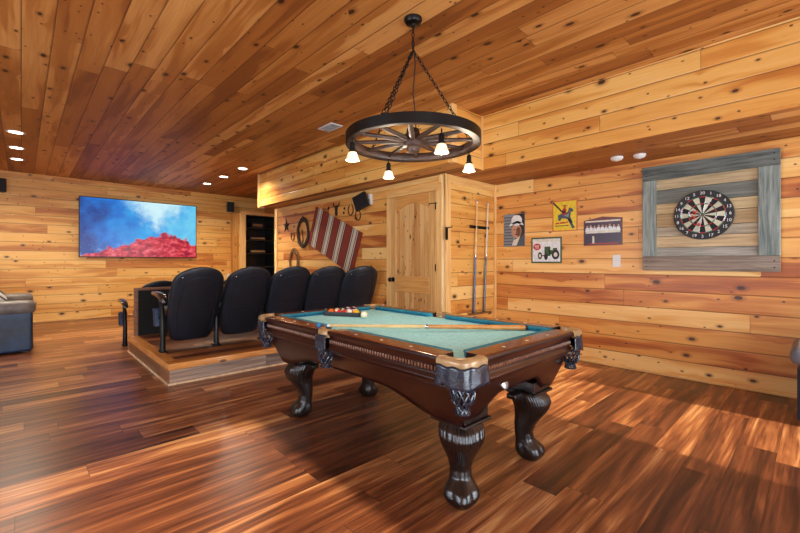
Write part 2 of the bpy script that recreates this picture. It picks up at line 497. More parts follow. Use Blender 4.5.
for i in range(13):
    t = i / 12.0
    y = dy1 - 0.11 + (dy0 - dy1 + 0.22) * t
    arch.append((y, dz - 0.21 + 0.10 * math.sin(PI * t)))
MB().prism(arch, XC - 0.028, XC, 'YZ').build('rail', M_drail, door, bevel=0.003)
cs = MB()
cs.box(XC - 0.022, dy0 - 0.10, 0, XC, dy0 - 0.004, dz + 0.004)
cs.box(XC - 0.022, dy1 + 0.004, 0, XC, dy1 + 0.10, dz + 0.004)
cs.build('casing', M_trim, door, bevel=0.004)
Bx(XC - 0.026, dy0 - 0.10, dz + 0.005, XC, dy1 + 0.10, dz + 0.10).build('head_casing', M_trimY, door, bevel=0.004)
kn = MB(); kn.lathe([(0.034, 0), (0.034, -0.008), (0.012, -0.012), (0.012, -0.04), (0.028, -0.05), (0.033, -0.065), (0.026, -0.08), (0.005, -0.084)], (XC - 0.028, dy1 - 0.055, 0.97), 20, 'X')
kn.build('door_knob', M_blackmetal, door, smooth=True)
h = MB()
for z in (0.3, 1.1, 1.9): h.box(XC - 0.034, dy0 - 0.006, z, XC - 0.022, dy0 + 0.004, z + 0.09)
h.build('hinge', M_blackmetal, door)
MB().tube([(XC - 0.03, dy0 - 0.03, 1.98), (XC - 0.045, dy0 + 0.02, 1.98), (XC - 0.045, dy0 + 0.09, 1.985), (XC - 0.04, dy0 + 0.10, 1.96)], 0.005).build('latch_hook', M_blackmetal, door)

# ------------------------------------------------------------------ television
g = G('television picture')
ax = g.xyz(); X_, Y_ = ax['X'], ax['Y']
wn = g.noise(g.vec(X_, Y_, 2.0), 2.2, 4.0, 0.6)
wn2 = g.noise(g.vec(X_, Y_, 7.0), 5.0, 4.0, 0.6)
base = g.ramp(g.m('ADD', g.m('MULTIPLY_ADD', X_, 0.30, 0.42), g.m('MULTIPLY', g.m('SUBTRACT', wn, 0.5), 0.7)),
              [(0.05, (6, 60, 140)), (0.25, (10, 110, 205)), (0.45, (40, 160, 230)), (0.7, (110, 205, 240)), (0.95, (50, 165, 228))])
cl = g.m('ADD', g.m('MULTIPLY', Y_, 0.9), g.m('SUBTRACT', 0.35, g.m('ABSOLUTE', g.m('SUBTRACT', X_, 0.28))))
cl = g.m('ADD', cl, g.m('MULTIPLY', g.m('SUBTRACT', wn2, 0.5), 0.9))
base = g.mix(g.smooth(cl, 0.10, 0.75), base, (205, 240, 248))
lw = g.m('ADD', g.m('MULTIPLY', Y_, -1.0), g.m('MULTIPLY', g.m('SUBTRACT', wn, 0.5), 1.4))
base = g.mix(g.m('MULTIPLY', g.smooth(lw, 0.38, 0.66), 0.6), base, (170, 190, 215))
# an abstract red ridge low on the right
rd = g.m('ADD', g.m('MULTIPLY', g.m('ADD', Y_, 0.18), -2.2), g.m('MULTIPLY_ADD', g.m('ABSOLUTE', g.m('SUBTRACT', X_, 0.45)), -0.75, 0.50))
rd = g.m('ADD', rd, g.m('MULTIPLY', g.m('SUBTRACT', wn2, 0.5), 0.9))
rc = g.ramp(g.noise(g.vec(X_, g.m('MULTIPLY', Y_, 1.6), 1.0), 6.0, 3.0, 0.6), [(0.3, (70, 14, 50)), (0.48, (200, 24, 50)), (0.68, (236, 110, 120))])
base = g.mix(g.smooth(rd, 0.22, 0.34), base, rc)
g.out((0, 0, 0), 0.25)
g.nt.links.new(base, g.bsdf.inputs['Emission Color'])
g.bsdf.inputs['Emission Strength'].default_value = 1.0
M_tv = g.mat
tv = thing('television', 'large flat television showing a blue and red picture on the pine wall', 'television', (2.04, YN - 0.002, 1.975), FACE_S)
Bx(-1.157, -0.652, 0.03, 1.157, 0.652, 0.06).build('casing', M_black, tv, bevel=0.006)
Bx(-1.14, -0.635, 0.0601, 1.14, 0.637, 0.0615).build('screen', M_tv, tv)
Bx(-0.3, -0.25, 0.0, 0.3, 0.25, 0.029).build('wall_bracket', M_black, tv)

# ------------------------------------------------------------------ speakers on the far wall
def speaker(name, label, x, z, rz):
    t = thing(name, label, 'speaker', (x, YN, z), FACE_S, group=None)
    m = MB(); m.T = Matrix.Translation((0, 0, 0.16)) @ Matrix.Rotation(rz, 4, 'Y')
    m.box(-0.085, -0.13, -0.08, 0.085, 0.13, 0.06)
    m.build('cabinet', M_black, t, bevel=0.012)
    m = MB(); m.T = Matrix.Translation((0, 0, 0.16)) @ Matrix.Rotation(rz, 4, 'Y')
    m.box(-0.075, -0.12, 0.061, 0.075, 0.12, 0.07)
    m.build('grille', plain('speaker grille', (34, 35, 38), 0.8, bump=0.8, bscale=400), t, bevel=0.004)
    MB().tube([(0, 0, 0.0), (0, 0, 0.09)], 0.018).build('bracket', M_blackmetal, t)
speaker('wall_speaker', 'small black speaker high on the pine wall right of the television', 4.0, 2.67, R(-12))
speaker('wall_speaker', 'black speaker high on the pine wall at the left edge, left of the television', -0.30, 2.68, R(15))

# ------------------------------------------------------------------ equipment closet beside the television wall
YA = 10.19
av = thing('equipment_cabinet', 'tall pine boxed equipment cabinet with black open rack beside the television wall', 'cabinet', (4.54, YA, 0))
M_pv = planks('vertical pine boards', 'Z', 'Y', 0.14, 4.0, PINE, 31.0, rough=0.38)
Bx(4.07, YA + 0.001, 0, 4.105, YN, 2.50).build('side_panel', M_pv, av, world=True)
Bx(4.105, YA + 0.001, 2.46, XE, YN, 2.50).build('top_panel', M_trimX, av, world=True)
f = MB(); f.box(4.05, YA - 0.02, 0, 4.19, YA, 2.52)
f.build('face_frame', M_trim, av, world=True, bevel=0.003)
Bx(4.19, YA - 0.016, 2.44, XE, YA, 2.52).build('head_rail', M_trimX, av, world=True, bevel=0.003)
rb = MB(); rb.box(4.19, YA + 0.62, 0, XE, YA + 0.64, 2.44); rb.box(4.19, YA + 0.0, 0, 4.205, YA + 0.62, 2.44); rb.box(XE - 0.015, YA, 0, XE, YA + 0.62, 2.44)
rb.box(4.205, YA, 2.425, XE - 0.015, YA + 0.62, 2.44); rb.box(4.205, YA, 0, XE - 0.015, YA + 0.62, 0.3)
rb.build('rack_lining', M_black, av, world=True)
for z in (0.72, 1.10, 1.45, 1.80, 2.12):
    Bx(4.205, YA + 0.03, z - 0.02, XE - 0.015, YA + 0.60, z).build('shelf', M_black, av, world=True)
M_gear = plain('dark grey equipment', (40, 42, 46), 0.3, 0.3)
for z, w_, h_, lb in ((2.12, 0.30, 0.14, 'dark grey player on the top shelf of the equipment rack'), (1.80, 0.42, 0.09, 'slim dark receiver on the second shelf of the equipment rack'),
                      (1.45, 0.42, 0.10, 'dark amplifier on the third shelf of the equipment rack')):
    t = thing('media_player', lb, 'electronics', (4.55, YA + 0.08, z + 0.0005))
    Bx(-w_ / 2, 0, 0, w_ / 2, 0.3, h_).build('case', M_gear, t, bevel=0.004)
    Bx(-w_ / 2 + 0.02, -0.004, h_ * 0.3, w_ / 2 - 0.02, -0.0005, h_ * 0.75).build('front_panel', M_steel, t)

# ------------------------------------------------------------------ seating platform
PX0, PY0, PY1, PZ = 1.057, 4.41, 6.47, 0.215
pf = MB(); pf.box(PX0 + 0.02, PY0 + 0.02, 0, XC, PY1, PZ - 0.03)
plat = struct('platform', pf, M_black)
Bx(PX0 + 0.004, PY0 + 0.004, 0.0, XC, PY0 + 0.0195, 0.15).build('riser_front', M_riser, plat)
Bx(PX0 + 0.004, PY0 + 0.02, 0.0, PX0 + 0.0195, PY1, 0.15).build('riser_side', M_riserY, plat)
Bx(PX0 - 0.012, PY0 - 0.012, 0.15, XC, PY0 + 0.13, PZ).build('nosing', M_nose, plat, bevel=0.006)
Bx(PX0 - 0.012, PY0 + 0.131, 0.15, PX0 + 0.10, PY1, PZ).build('side_nosing', M_noseY, plat, bevel=0.006)
Bx(PX0 + 0.101, PY0 + 0.131, PZ - 0.03, XC, PY1, PZ - 0.004).build('deck', M_floor, plat)
q = MB(); q.box(PX0 - 0.014, PY0 - 0.014, 0, XC, PY0 + 0.003, 0.022); q.box(PX0 - 0.014, PY0 + 0.003, 0, PX0 + 0.003, PY1, 0.022)
q.build('shoe_moulding', plain('pale moulding', (214, 178, 140), 0.45), plat, bevel=0.005)

pw = thing('low_partition', 'low black panelled partition with brown wood edge behind the rear row of theatre seats', 'partition', (2.5, 6.44, PZ))
PT = 0.865
Bx(1.16, 6.425, PZ - 0.004, XC - 0.022, 6.465, PT - 0.035).build('panel', plain('black panel', (9, 9, 10), 0.7, spec=0.3), pw, world=True)
M_brown = grainy('brown edge wood', 'X', (98, 62, 40), (134, 92, 62), 0.4)
Bx(1.115, 6.415, PT - 0.035, XC - 0.022, 6.475, PT).build('top_rail', M_brown, pw, world=True, bevel=0.004)
Bx(1.115, 6.415, PZ - 0.0, 1.16, 6.475, PT - 0.036).build('end_post', M_brown, pw, world=True, bevel=0.004)

# ------------------------------------------------------------------ theatre seats
def sup(a, e):
    c, s = math.cos(a), math.sin(a)
    return math.copysign(abs(c) ** e, c), math.copysign(abs(s) ** e, s)

def seat_proto(name, label, group):
    t = thing(name, label, 'theatre seat', (0, 0, 0), group=group)
    # local: x across, y towards the screen, origin between the stanchions at their foot
    # backrest shell: leans back (towards -y) with height
    def prof(s_):
        z = 0.10 + 0.85 * s_
        w_ = 0.222 + 0.060 * math.sin(min(1, s_ / 0.6) * PI / 2)
        if s_ > 0.62: w_ -= 0.038 * ((s_ - 0.62) / 0.38) ** 1.5
        y = 0.05 - 0.43 * s_
        return z, w_, y
    m = MB(); rings = []
    N = 32
    for i in range(41):
        s_ = (i / 26.0) * 0.80 if i <= 26 else 0.80 + 0.20 * math.sin((i - 26) / 14.0 * PI / 2)
        z, w_, y = prof(s_)
        k = 1.0
        if s_ > 0.80: k = math.sqrt(max(0.0, 1 - ((s_ - 0.80) / 0.20) ** 2.5))
        if s_ < 0.06: k = 0.86 + 0.14 * math.sin(s_ / 0.06 * PI / 2)
        kk = max(k, 0.16 if s_ > .5 else k)
        th = 0.05 * (0.35 + 0.65 * max(k, 0.1))
        ring = []
        for j in range(N):
            a = 2 * PI * j / N
            cx, cy = sup(a, 0.55)
            # the flanks wrap forward
            xx = w_ * kk * cx
            ring.append((xx, y + th * cy + 0.55 * (xx * xx) / 0.26 * 0.5, z))
        rings.append(ring)
    m.loft(rings)
    m.build('backrest', M_leather, t, smooth=True, angle=60)
    # raised outline of the rear panel
    def back_pt(x, s_):
        z, w_, y = prof(s_)
        return (x, y - 0.052 + 0.55 * (x * x) / 0.26 * 0.5, z)
    out = []
    for i in range(13): out.append(back_pt(-0.172 - 0.03 * math.sin(i / 12 * PI), 0.12 + 0.62 * i / 12))
    for i in range(1, 12):
        a = PI - PI * i / 12
        out.append(back_pt(0.172 * math.cos(a), 0.74 + 0.13 * math.sin(a)))
    for i in range(13): out.append(back_pt(0.172 + 0.03 * math.sin(i / 12 * PI), 0.74 - 0.62 * i / 12))
    MB().tube(out, 0.0045, 6, closed=True).build('piping', M_leather2, t, smooth=True)
    MB().tube([back_pt(-0.185 + 0.37 * i / 8, 0.42) for i in range(9)], 0.004, 6).build('seam', M_leather2, t, smooth=True)
    for sx in (-1,):
        b = back_pt(sx * 0.19, 0.865)
        MB().sphere((b[0], b[1] + 0.012, b[2]), 0.011, 10, 6).build('chrome_stud', M_steel, t, smooth=True)
    # front cushion and headrest
    m = MB(); rings = []
    for i in range(15):
        s_ = 0.22 + 0.62 * i / 14
        z, w_, y = prof(s_)
        k = math.sin(PI * (0.06 + 0.88 * i / 14)) ** 0.35
        rings.append([(w_ * 0.82 * k * sup(2 * PI * j / 24, 0.6)[0], y + 0.085 + 0.05 * k * sup(2 * PI * j / 24, 0.6)[1], z) for j in range(24)])
    m.loft(rings).build('back_cushion', M_leather2, t, smooth=True)
    # folded seat
    m = MB()
    m.box(-0.225, 0.10, 0.36, 0.225, 0.50, 0.47)
    m.build('seat', M_leather, t, bevel=0.04, seg=4)
    def arm(x, name_='armrest'):
        m = MB()
        m.box(x - 0.018, -0.035, 0.0, x + 0.018, 0.035, 0.0)
        p = MB(); p.box(x - 0.034, -0.06, 0.0, x + 0.034, 0.075, 0.012)
        p.tube([(x, 0, 0.01), (x, 0.0, 0.30), (x, 0.03, 0.50), (x, 0.07, 0.585)], [0.03, 0.026, 0.024, 0.022], 10)
        po = p.build('stanchion', M_blackmetal, t, smooth=True)
        a_ = MB()
        a_.loft([[(x + 0.037 * sup(2 * PI * j / 16, .5)[0] * k, y, z + 0.028 * sup(2 * PI * j / 16, .5)[1] * k) for j in range(16)]
                 for y, z, k in ((-0.06, 0.56, 0.4), (-0.05, 0.575, 0.8), (0.0, 0.60, 1), (0.10, 0.625, 1), (0.24, 0.635, 1.0), (0.36, 0.635, 1.0), (0.385, 0.63, 0.8), (0.395, 0.628, 0.4))])
        a_.build('armrest', M_blackgloss, t, smooth=True)
        c_ = MB()
        c_.lathe([(0.042, 0.27), (0.050, 0.275), (0.056, 0.455), (0.060, 0.462), (0.055, 0.47), (0.050, 0.465), (0.044, 0.29)], (x, 0.19, 0), 18)
        c_.build('cup_holder', M_cup, t, smooth=True)
        Bx(x - 0.012, 0.0, 0.36, x + 0.012, 0.14, 0.385).build('cup_bracket', M_blackmetal, t)
    t['_arm'] = 1
    del t['_arm']
    return t, arm
M_blackgloss = plain('glossy black armrest', (30, 30, 33), 0.18, 0.0, 0.5)
M_cup = plain('slate blue cup holder', (52, 68, 92), 0.3, 0.2)
seat, arm = seat_proto('theatre_seat', 'black leather theatre seat at the left end of the rear row on the platform', 'rear row of theatre seats')
arm(-0.31)
ORD = ['at the left end', 'second from the left', 'in the middle', 'second from the right', 'at the right end']
RX0, PIT = 1.42, 0.55
rear = [((1.455, 2.03, 2.59, 3.11, 3.58)[k], 5.06 - [0, 0, 0.04, 0.13, 0.29][k], [0, 0, R(3), R(8), R(12)][k]) for k in range(5)]
seats = [seat]
for k in range(1, 5):
    seats.append(dup(seat, (rear[k][0], rear[k][1], PZ), -rear[k][2], 'black leather theatre seat %s of the rear row on the platform' % ORD[k]))
for k in range(5):
    seats.append(dup(seat, (1.50 + PIT * (k * 0.955), 7.0, 0), 0, 'black theatre seat %s of the front row beyond the partition' % ORD[k]))
    seats[-1]['group'] = 'front row of theatre seats'
    if k == 0:
        for c_ in seats[-1].children:
            if c_.name.split('.')[0] in ('stanchion', 'armrest', 'cup_holder', 'cup_bracket'): c_.location.x -= 0.09
seat.location = (rear[0][0], rear[0][1], PZ)

# ------------------------------------------------------------------ sofa at the left and armchair at the right edge
M_sofa = plain('dark blue grey leather', (34, 52, 76), 0.5, var=0.25, scale=5, bump=0.35, bscale=30)
M_sofatop = plain('worn grey brown leather', (112, 102, 96), 0.5, var=0.15, scale=6, bump=0.35, bscale=30)
sf = thing('sofa', 'dark blue leather sofa with grey-brown padded arms at the left edge', 'sofa', (-0.42, 7.33, 0))
m = MB(); m.box(-0.5, 0.02, 0.015, 0.535, 0.27, 0.57)
m.build('arm_side', M_sofa, sf, bevel=0.035, seg=4)
Bx(-0.5, 1.72, 0.02, 0.535, 1.97, 0.57).build('arm_side', M_sofa, sf, bevel=0.035, seg=4)
for y0 in (0.0, 1.70):
    m = MB()
    m.loft([[(x, y0 + 0.145 + (0.155 * k) * sup(2 * PI * j / 20, .6)[0], 0.605 + 0.095 * k * sup(2 * PI * j / 20, .6)[1]) for j in range(20)]
            for x, k in ((-0.55, 0.7), (-0.5, 1.0), (-0.2, 1.0), (0.0, 0.97), (0.2, 1.0), (0.47, 1.0), (0.53, 0.92), (0.56, 0.6), (0.567, 0.25))])
    m.build('arm_pad', M_sofatop, sf, smooth=True, angle=70)
Bx(-0.5, 0.28, 0.06, 0.50, 1.71, 0.30).build('base', M_sofa, sf, bevel=0.02)
for y0 in (0.28, 1.0):
    Bx(-0.35, y0, 0.30, 0.535, y0 + 0.71, 0.47).build('seat_cushion', M_sofatop, sf, bevel=0.05, seg=4)
    Bx(-0.62, y0, 0.30, -0.34, y0 + 0.71, 0.88).build('back_cushion', M_sofatop, sf, bevel=0.09, seg=5)
Bx(-0.72, 0.02, 0.06, -0.5, 1.97, 0.80).build('back', M_sofa, sf, bevel=0.05, seg=4)
m = MB()
for x in (-0.62, 0.42):
    for y in (0.10, 1.85): m.box(x, y, 0, x + 0.06, y + 0.06, 0.062)
m.build('foot', M_black, sf)
for x in (0.21, 0.515):
    MB().tube([(x, 0.014, 0.12 + 0.4 * i / 6) for i in range(7)], 0.006, 6).build('side_seam', M_sofa, sf, smooth=True)
# throw pillow
g = G('striped pillow'); ax = g.xyz()
wv = g.m('FRACT', g.m('MULTIPLY', g.m('ADD', ax['X'], ax['Z']), 14.0))
M_pill = g.out(g.mix(g.smooth(wv, 0.55, 0.65), (216, 208, 196), (70, 66, 66)), 0.9)
m = MB(); m.T = Matrix.Rotation(R(-20), 4, 'Y')
m.sphere((0, 0, 0), 0.2, 24, 14, 1.0, 0.35, 1.0)
pl = m.build('pillow', M_pill, None, smooth=True); pl.location = (-0.34, 7.75, 0.68)
tag(pl, 'cream and charcoal striped pillow on the sofa at the left edge', 'pillow')

ac = thing('armchair', 'blue-grey padded leather armchair arm cut off by the right edge', 'armchair', (4.50, 0.0, 0))
M_ac = plain('grey blue leather top', (112, 116, 128), 0.5, var=0.12, scale=6, bump=0.3, bscale=40)
for xx in (0.0,):
    pass
def slab(a, b, c, d, e, f_, nm, mt, bv): Bx(a, b + 0.14, c, d, e + 0.14, f_).build(nm, mt, ac, bevel=bv, seg=4, world=True)
slab(4.17, -0.21, 0.03, 4.84, -0.02, 0.45, 'arm_side', M_sofa, 0.03)
slab(4.15, -0.24, 0.45, 4.80, 0.02, 0.585, 'arm_pad', M_ac, 0.055)
slab(4.20, -0.80, 0.06, 4.80, -0.22, 0.28, 'base', M_sofa, 0.02)
slab(4.16, -0.79, 0.28, 4.72, -0.23, 0.43, 'seat_cushion', M_ac, 0.05)
slab(4.17, -1.00, 0.03, 4.84, -0.81, 0.45, 'arm_side', M_sofa, 0.03)
slab(4.15, -1.04, 0.45, 4.80, -0.78, 0.585, 'arm_pad', M_ac, 0.055)
slab(4.73, -0.79, 0.30, 4.97, -0.23, 0.90, 'backrest', M_sofa, 0.06)
m = MB()
for x in (4.19, 4.78):
    for y in (-0.81, 0.03): m.box(x, y, 0, x + 0.05, y + 0.05, 0.062)
m.build('foot', M_black, ac, world=True)

# ------------------------------------------------------------------ pool table
M_cherryX = grainy('dark cherry wood', 'X', (32, 12, 9), (60, 25, 16), 0.28, 0.25, (3, 40), wide=0.5)
M_cherryY = grainy('dark cherry wood long', 'Y', (26, 9, 8), (50, 18, 13), 0.28, 0.25, (3, 40), wide=0.5)
M_topX = grainy('cherry rail top', 'X', (74, 28, 14), (128, 54, 26), 0.2, 0.5, (3, 40), wide=0.5)
M_topY = grainy('cherry rail top long', 'Y', (74, 28, 14), (128, 54, 26), 0.2, 0.5, (3, 40), wide=0.5)
M_leg = grainy('dark carved wood', 'Z', (13, 9, 9), (30, 18, 15), 0.30, 0.25, (3, 30), wide=0.5)
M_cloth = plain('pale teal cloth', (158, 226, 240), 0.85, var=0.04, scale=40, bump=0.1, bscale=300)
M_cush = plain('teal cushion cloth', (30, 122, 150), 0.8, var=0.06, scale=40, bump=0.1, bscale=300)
M_pearl = plain('pearl inlay', (230, 215, 190), 0.3)
M_rim = plain('tan leather pocket rim', (176, 142, 98), 0.32, 0.2, 0.3)
M_pleat = plain('pocket leather with painted sky sheen', (26, 40, 56), 0.25, 0.0, 0.6, var=0.2, scale=30, bump=0.5, bscale=45)  # blue sheen of the window sky painted into the dark leather colour
M_gold = grainy('light bead wood', 'X', (120, 78, 50), (160, 112, 76), 0.3)
x0, x1, y0, y1 = 1.355, 2.575, 1.03, 3.08
TCX, TCY = (x0 + x1) / 2, (y0 + y1) / 2
TZ = 0.80
tb = thing('pool_table', 'carved dark cherry pool table with teal cloth and claw feet', 'pool table', (TCX, TCY, 0))
HX, HY = (x1 - x0) / 2, (y1 - y0) / 2
# bed
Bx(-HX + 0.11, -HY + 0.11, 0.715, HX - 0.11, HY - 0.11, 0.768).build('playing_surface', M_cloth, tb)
# rails: profile (distance in from the outer edge, height)
PROF = [(0.016, TZ), (0.004, TZ - 0.004), (0.0, TZ - 0.012), (0.0, TZ - 0.022), (0.010, TZ - 0.026), (0.014, TZ - 0.034), (0.020, TZ - 0.05),
        (0.022, TZ - 0.085), (0.018, TZ - 0.098), (0.010, TZ - 0.106), (0.008, TZ - 0.116), (0.016, TZ - 0.122), (0.026, TZ - 0.13), (0.03, TZ - 0.142), (0.11, TZ - 0.142), (0.11, TZ)]
CC, SP, PO = 0.15, 0.065, 0.085
def rail(side, a, b):
    # side: 'W','E' run along Y at x=-HX/+HX; 'S','N' along X
    ring = []
    def P(d, s_, z):
        if side == 'W': return (-HX + d, s_, z)
        if side == 'E': return (HX - d, s_, z)
        if side == 'S': return (s_, -HY + d, z)
        return (s_, HY - d, z)
    mb = MB(); mb.loft([[P(d, a, z) for d, z in PROF], [P(d, b, z) for d, z in PROF]])
    # top board gets the redder face
    o = mb.build('rail', [M_cherryX if side in 'SN' else M_cherryY, M_topX if side in 'SN' else M_topY], tb, bevel=0.0015)
    for p in o.data.polygons:
        if p.normal.z > 0.9: p.material_index = 1
    for f_ in (0.25, 0.5, 0.75):
        s_ = a + (b - a) * f_
        c = P(0.052, s_, TZ)
        mb = MB(); mb.prism([(c[0] + 0.011 * math.cos(q * PI / 2), c[1] + 0.011 * math.sin(q * PI / 2)) for q in range(4)], TZ - 0.001, TZ + 0.0012)
        mb.build('sight', M_pearl, o)
    # beaded carving in the frieze
    mb = MB(); n = int((b - a) / 0.021)
    for i in range(n):
        s_ = a + (b - a) * (i + 0.5) / n
        c = P(0.0175, s_, TZ - 0.068)
        if side in 'WE': mb.sphere(c, 0.0085, 6, 4, 0.7, 0.75, 1.5)
        else: mb.sphere(c, 0.0085, 6, 4, 0.75, 0.7, 1.5)
    mb.build('carved_beading', M_carv, o, smooth=True)
    # cushion
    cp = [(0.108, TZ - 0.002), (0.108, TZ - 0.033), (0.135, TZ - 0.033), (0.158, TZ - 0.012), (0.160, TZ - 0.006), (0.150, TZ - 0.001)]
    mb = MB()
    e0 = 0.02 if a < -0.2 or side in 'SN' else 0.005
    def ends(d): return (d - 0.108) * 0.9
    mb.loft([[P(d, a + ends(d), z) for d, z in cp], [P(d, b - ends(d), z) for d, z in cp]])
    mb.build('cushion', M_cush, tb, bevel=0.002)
M_carv = plain('worn carved beading', (120, 78, 56), 0.3, 0.0, 0.3, var=0.2, scale=60)
rail('W', -HY + CC, PO - SP); rail('W', PO + SP, HY - CC)
rail('E', -HY + CC, PO - SP); rail('E', PO + SP, HY - CC)
rail('S', -HX + CC, HX - CC); rail('N', -HX + CC, HX - CC)
# pockets
def lattice(n, prof, c):
    """woven basket net: crossing straps on a lathe surface"""
    m = MB()
    H = len(prof) - 1
    for d in (1, -1):
        for k in range(n):
            pts = []
            for i in range(0, 13):
                u = i / 12.0 * H
                j = min(int(u), H - 1); fr = u - j
                r = prof[j][0] * (1 - fr) + prof[j + 1][0] * fr; z = prof[j][1] * (1 - fr) + prof[j + 1][1] * fr
                a = 2 * PI * k / n + d * (i / 12.0) * 1.5
                pts.append((c[0] + r * math.cos(a), c[1] + r * math.sin(a), z))
            m.tube(pts, 0.0045, 5)
    for r, z in (prof[0], prof[-1]):
        m.tube([(c[0] + r * math.cos(2 * PI * j / 16), c[1] + r * math.sin(2 * PI * j / 16), z) for j in range(16)], 0.006, 6, closed=True)
    return m
NETP = [(0.052, 0.672), (0.054, 0.645), (0.048, 0.61), (0.030, 0.585), (0.026, 0.575), (0.032, 0.555)]
def corner_pocket(sx, sy):
    C = (sx * (HX - 0.093), sy * (HY - 0.093))
    def L(px, py): return (C[0] + sx * px, C[1] + sy * py)
    ri = 0.062
    outer, inner = [], []
    N = 21
    e = 0.093 + 0.008
    for i in range(N):
        a = -PI / 4 * 0 + (PI / 2 + 2 * R(32)) * (i / (N - 1)) - R(32)
        ca, sa = math.cos(a), math.sin(a)
        inner.append((ri * ca, ri * sa))
        # rounded-square outer boundary
        r = e / ((abs(max(ca, 0)) ** 3.2 + abs(max(sa, 0)) ** 3.2) ** (1 / 3.2))
        outer.append((r * ca, r * sa))
    pk = MB()
    top = TZ + 0.004; bot = TZ - 0.04
    prof = []
    rings = []
    for i in range(N):
        o_, n_ = outer[i], inner[i]
        def mixp(t, z):
            p = L(n_[0] + (o_[0] - n_[0]) * t, n_[1] + (o_[1] - n_[1]) * t); return (p[0], p[1], z)
        rings.append([mixp(0, bot), mixp(0, top - 0.012), mixp(0.12, top - 0.003), mixp(0.4, top), mixp(0.72, top - 0.003), mixp(0.95, top - 0.012), mixp(1.0, top - 0.024), mixp(0.97, bot)])
    pk.loft(rings)
    po = pk.build('pocket', M_rim, tb, smooth=True, angle=50)
    po['label'] = 'tan leather pocket rim on a table corner'
    # leather shield draping round the corner
    sh = MB(); rows = []
    for k in range(8):
        t = k / 7.0
        ring = []
        for i in range(2 * N - 1):
            f_ = i / (2 * N - 2) * (N - 1)
            j = min(int(f_), N - 2); fr = f_ - j
            q = i / (2 * N - 2)
            ed = abs(q - 0.5) * 2
            ox = outer[j][0] * (1 - fr) + outer[j + 1][0] * fr; oy = outer[j][1] * (1 - fr) + outer[j + 1][1] * fr
            s_ = 0.985 + 0.05 * t + 0.012 * math.sin(q * 26) * t
            p = L(ox * s_, oy * s_)
            z = TZ - 0.034 - t * (0.078 + 0.022 * (1 - ed) + 0.014 * max(0, ed - 0.7) / 0.3)
            ring.append((p[0], p[1], z + 0.004 * math.sin(q * 23 + t * 4)))
        rows.append(ring)
    sh.loft(rows, caps=False, closed=False)
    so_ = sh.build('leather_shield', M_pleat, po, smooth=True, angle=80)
    md = so_.modifiers.new('solid', 'SOLIDIFY'); md.thickness = 0.006; md.offset = 1
    nc = L(0.035, 0.035)
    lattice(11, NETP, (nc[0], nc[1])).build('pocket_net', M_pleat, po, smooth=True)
for sx in (-1, 1):
    for sy in (-1, 1): corner_pocket(sx, sy)
def side_pocket(sx):
    C = sx * (HX - 0.045)
    pk = MB(); rings = []
    N = 17
    for i in range(N):
        a = -PI / 2 + PI * i / (N - 1)
        ca, sa = math.cos(a), math.sin(a)
        inn = (0.0 + 0.03 * ca - 0.03, 0.058 * sa); out_ = (0.05 * abs(ca) ** 0.6, 0.066 * sa)
        ring = []
        for t, z in ((0, TZ - 0.045), (0, TZ - 0.008), (0.2, TZ + 0.001), (0.6, TZ + 0.004), (0.95, TZ - 0.006), (1, TZ - 0.02), (0.97, TZ - 0.045)):
            ring.append((C + sx * (inn[0] + (out_[0] - inn[0]) * t), PO + inn[1] + (out_[1] - inn[1]) * t, z))
        rings.append(ring)
    pk.loft(rings)
    po = pk.build('pocket', M_rim, tb, smooth=True, angle=50)
    sh = MB(); rows = []
    for k in range(7):
        t = k / 6.0
        rows.append([(C + sx * (0.053 + 0.006 * math.sin(i * 1.7) * t), PO + (-0.058 + 0.116 * i / 12) * (1 - 0.12 * t), TZ - 0.03 - t * (0.095 + 0.02 * math.sin(PI * i / 12))) for i in range(13)])
    sh.loft(rows, caps=False, closed=False)
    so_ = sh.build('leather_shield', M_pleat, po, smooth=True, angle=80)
    md = so_.modifiers.new('solid', 'SOLIDIFY'); md.thickness = 0.006; md.offset = 1 if sx > 0 else -1
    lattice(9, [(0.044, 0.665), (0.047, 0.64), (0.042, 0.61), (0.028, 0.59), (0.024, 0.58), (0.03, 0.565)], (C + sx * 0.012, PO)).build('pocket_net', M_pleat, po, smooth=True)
side_pocket(-1); side_pocket(1)
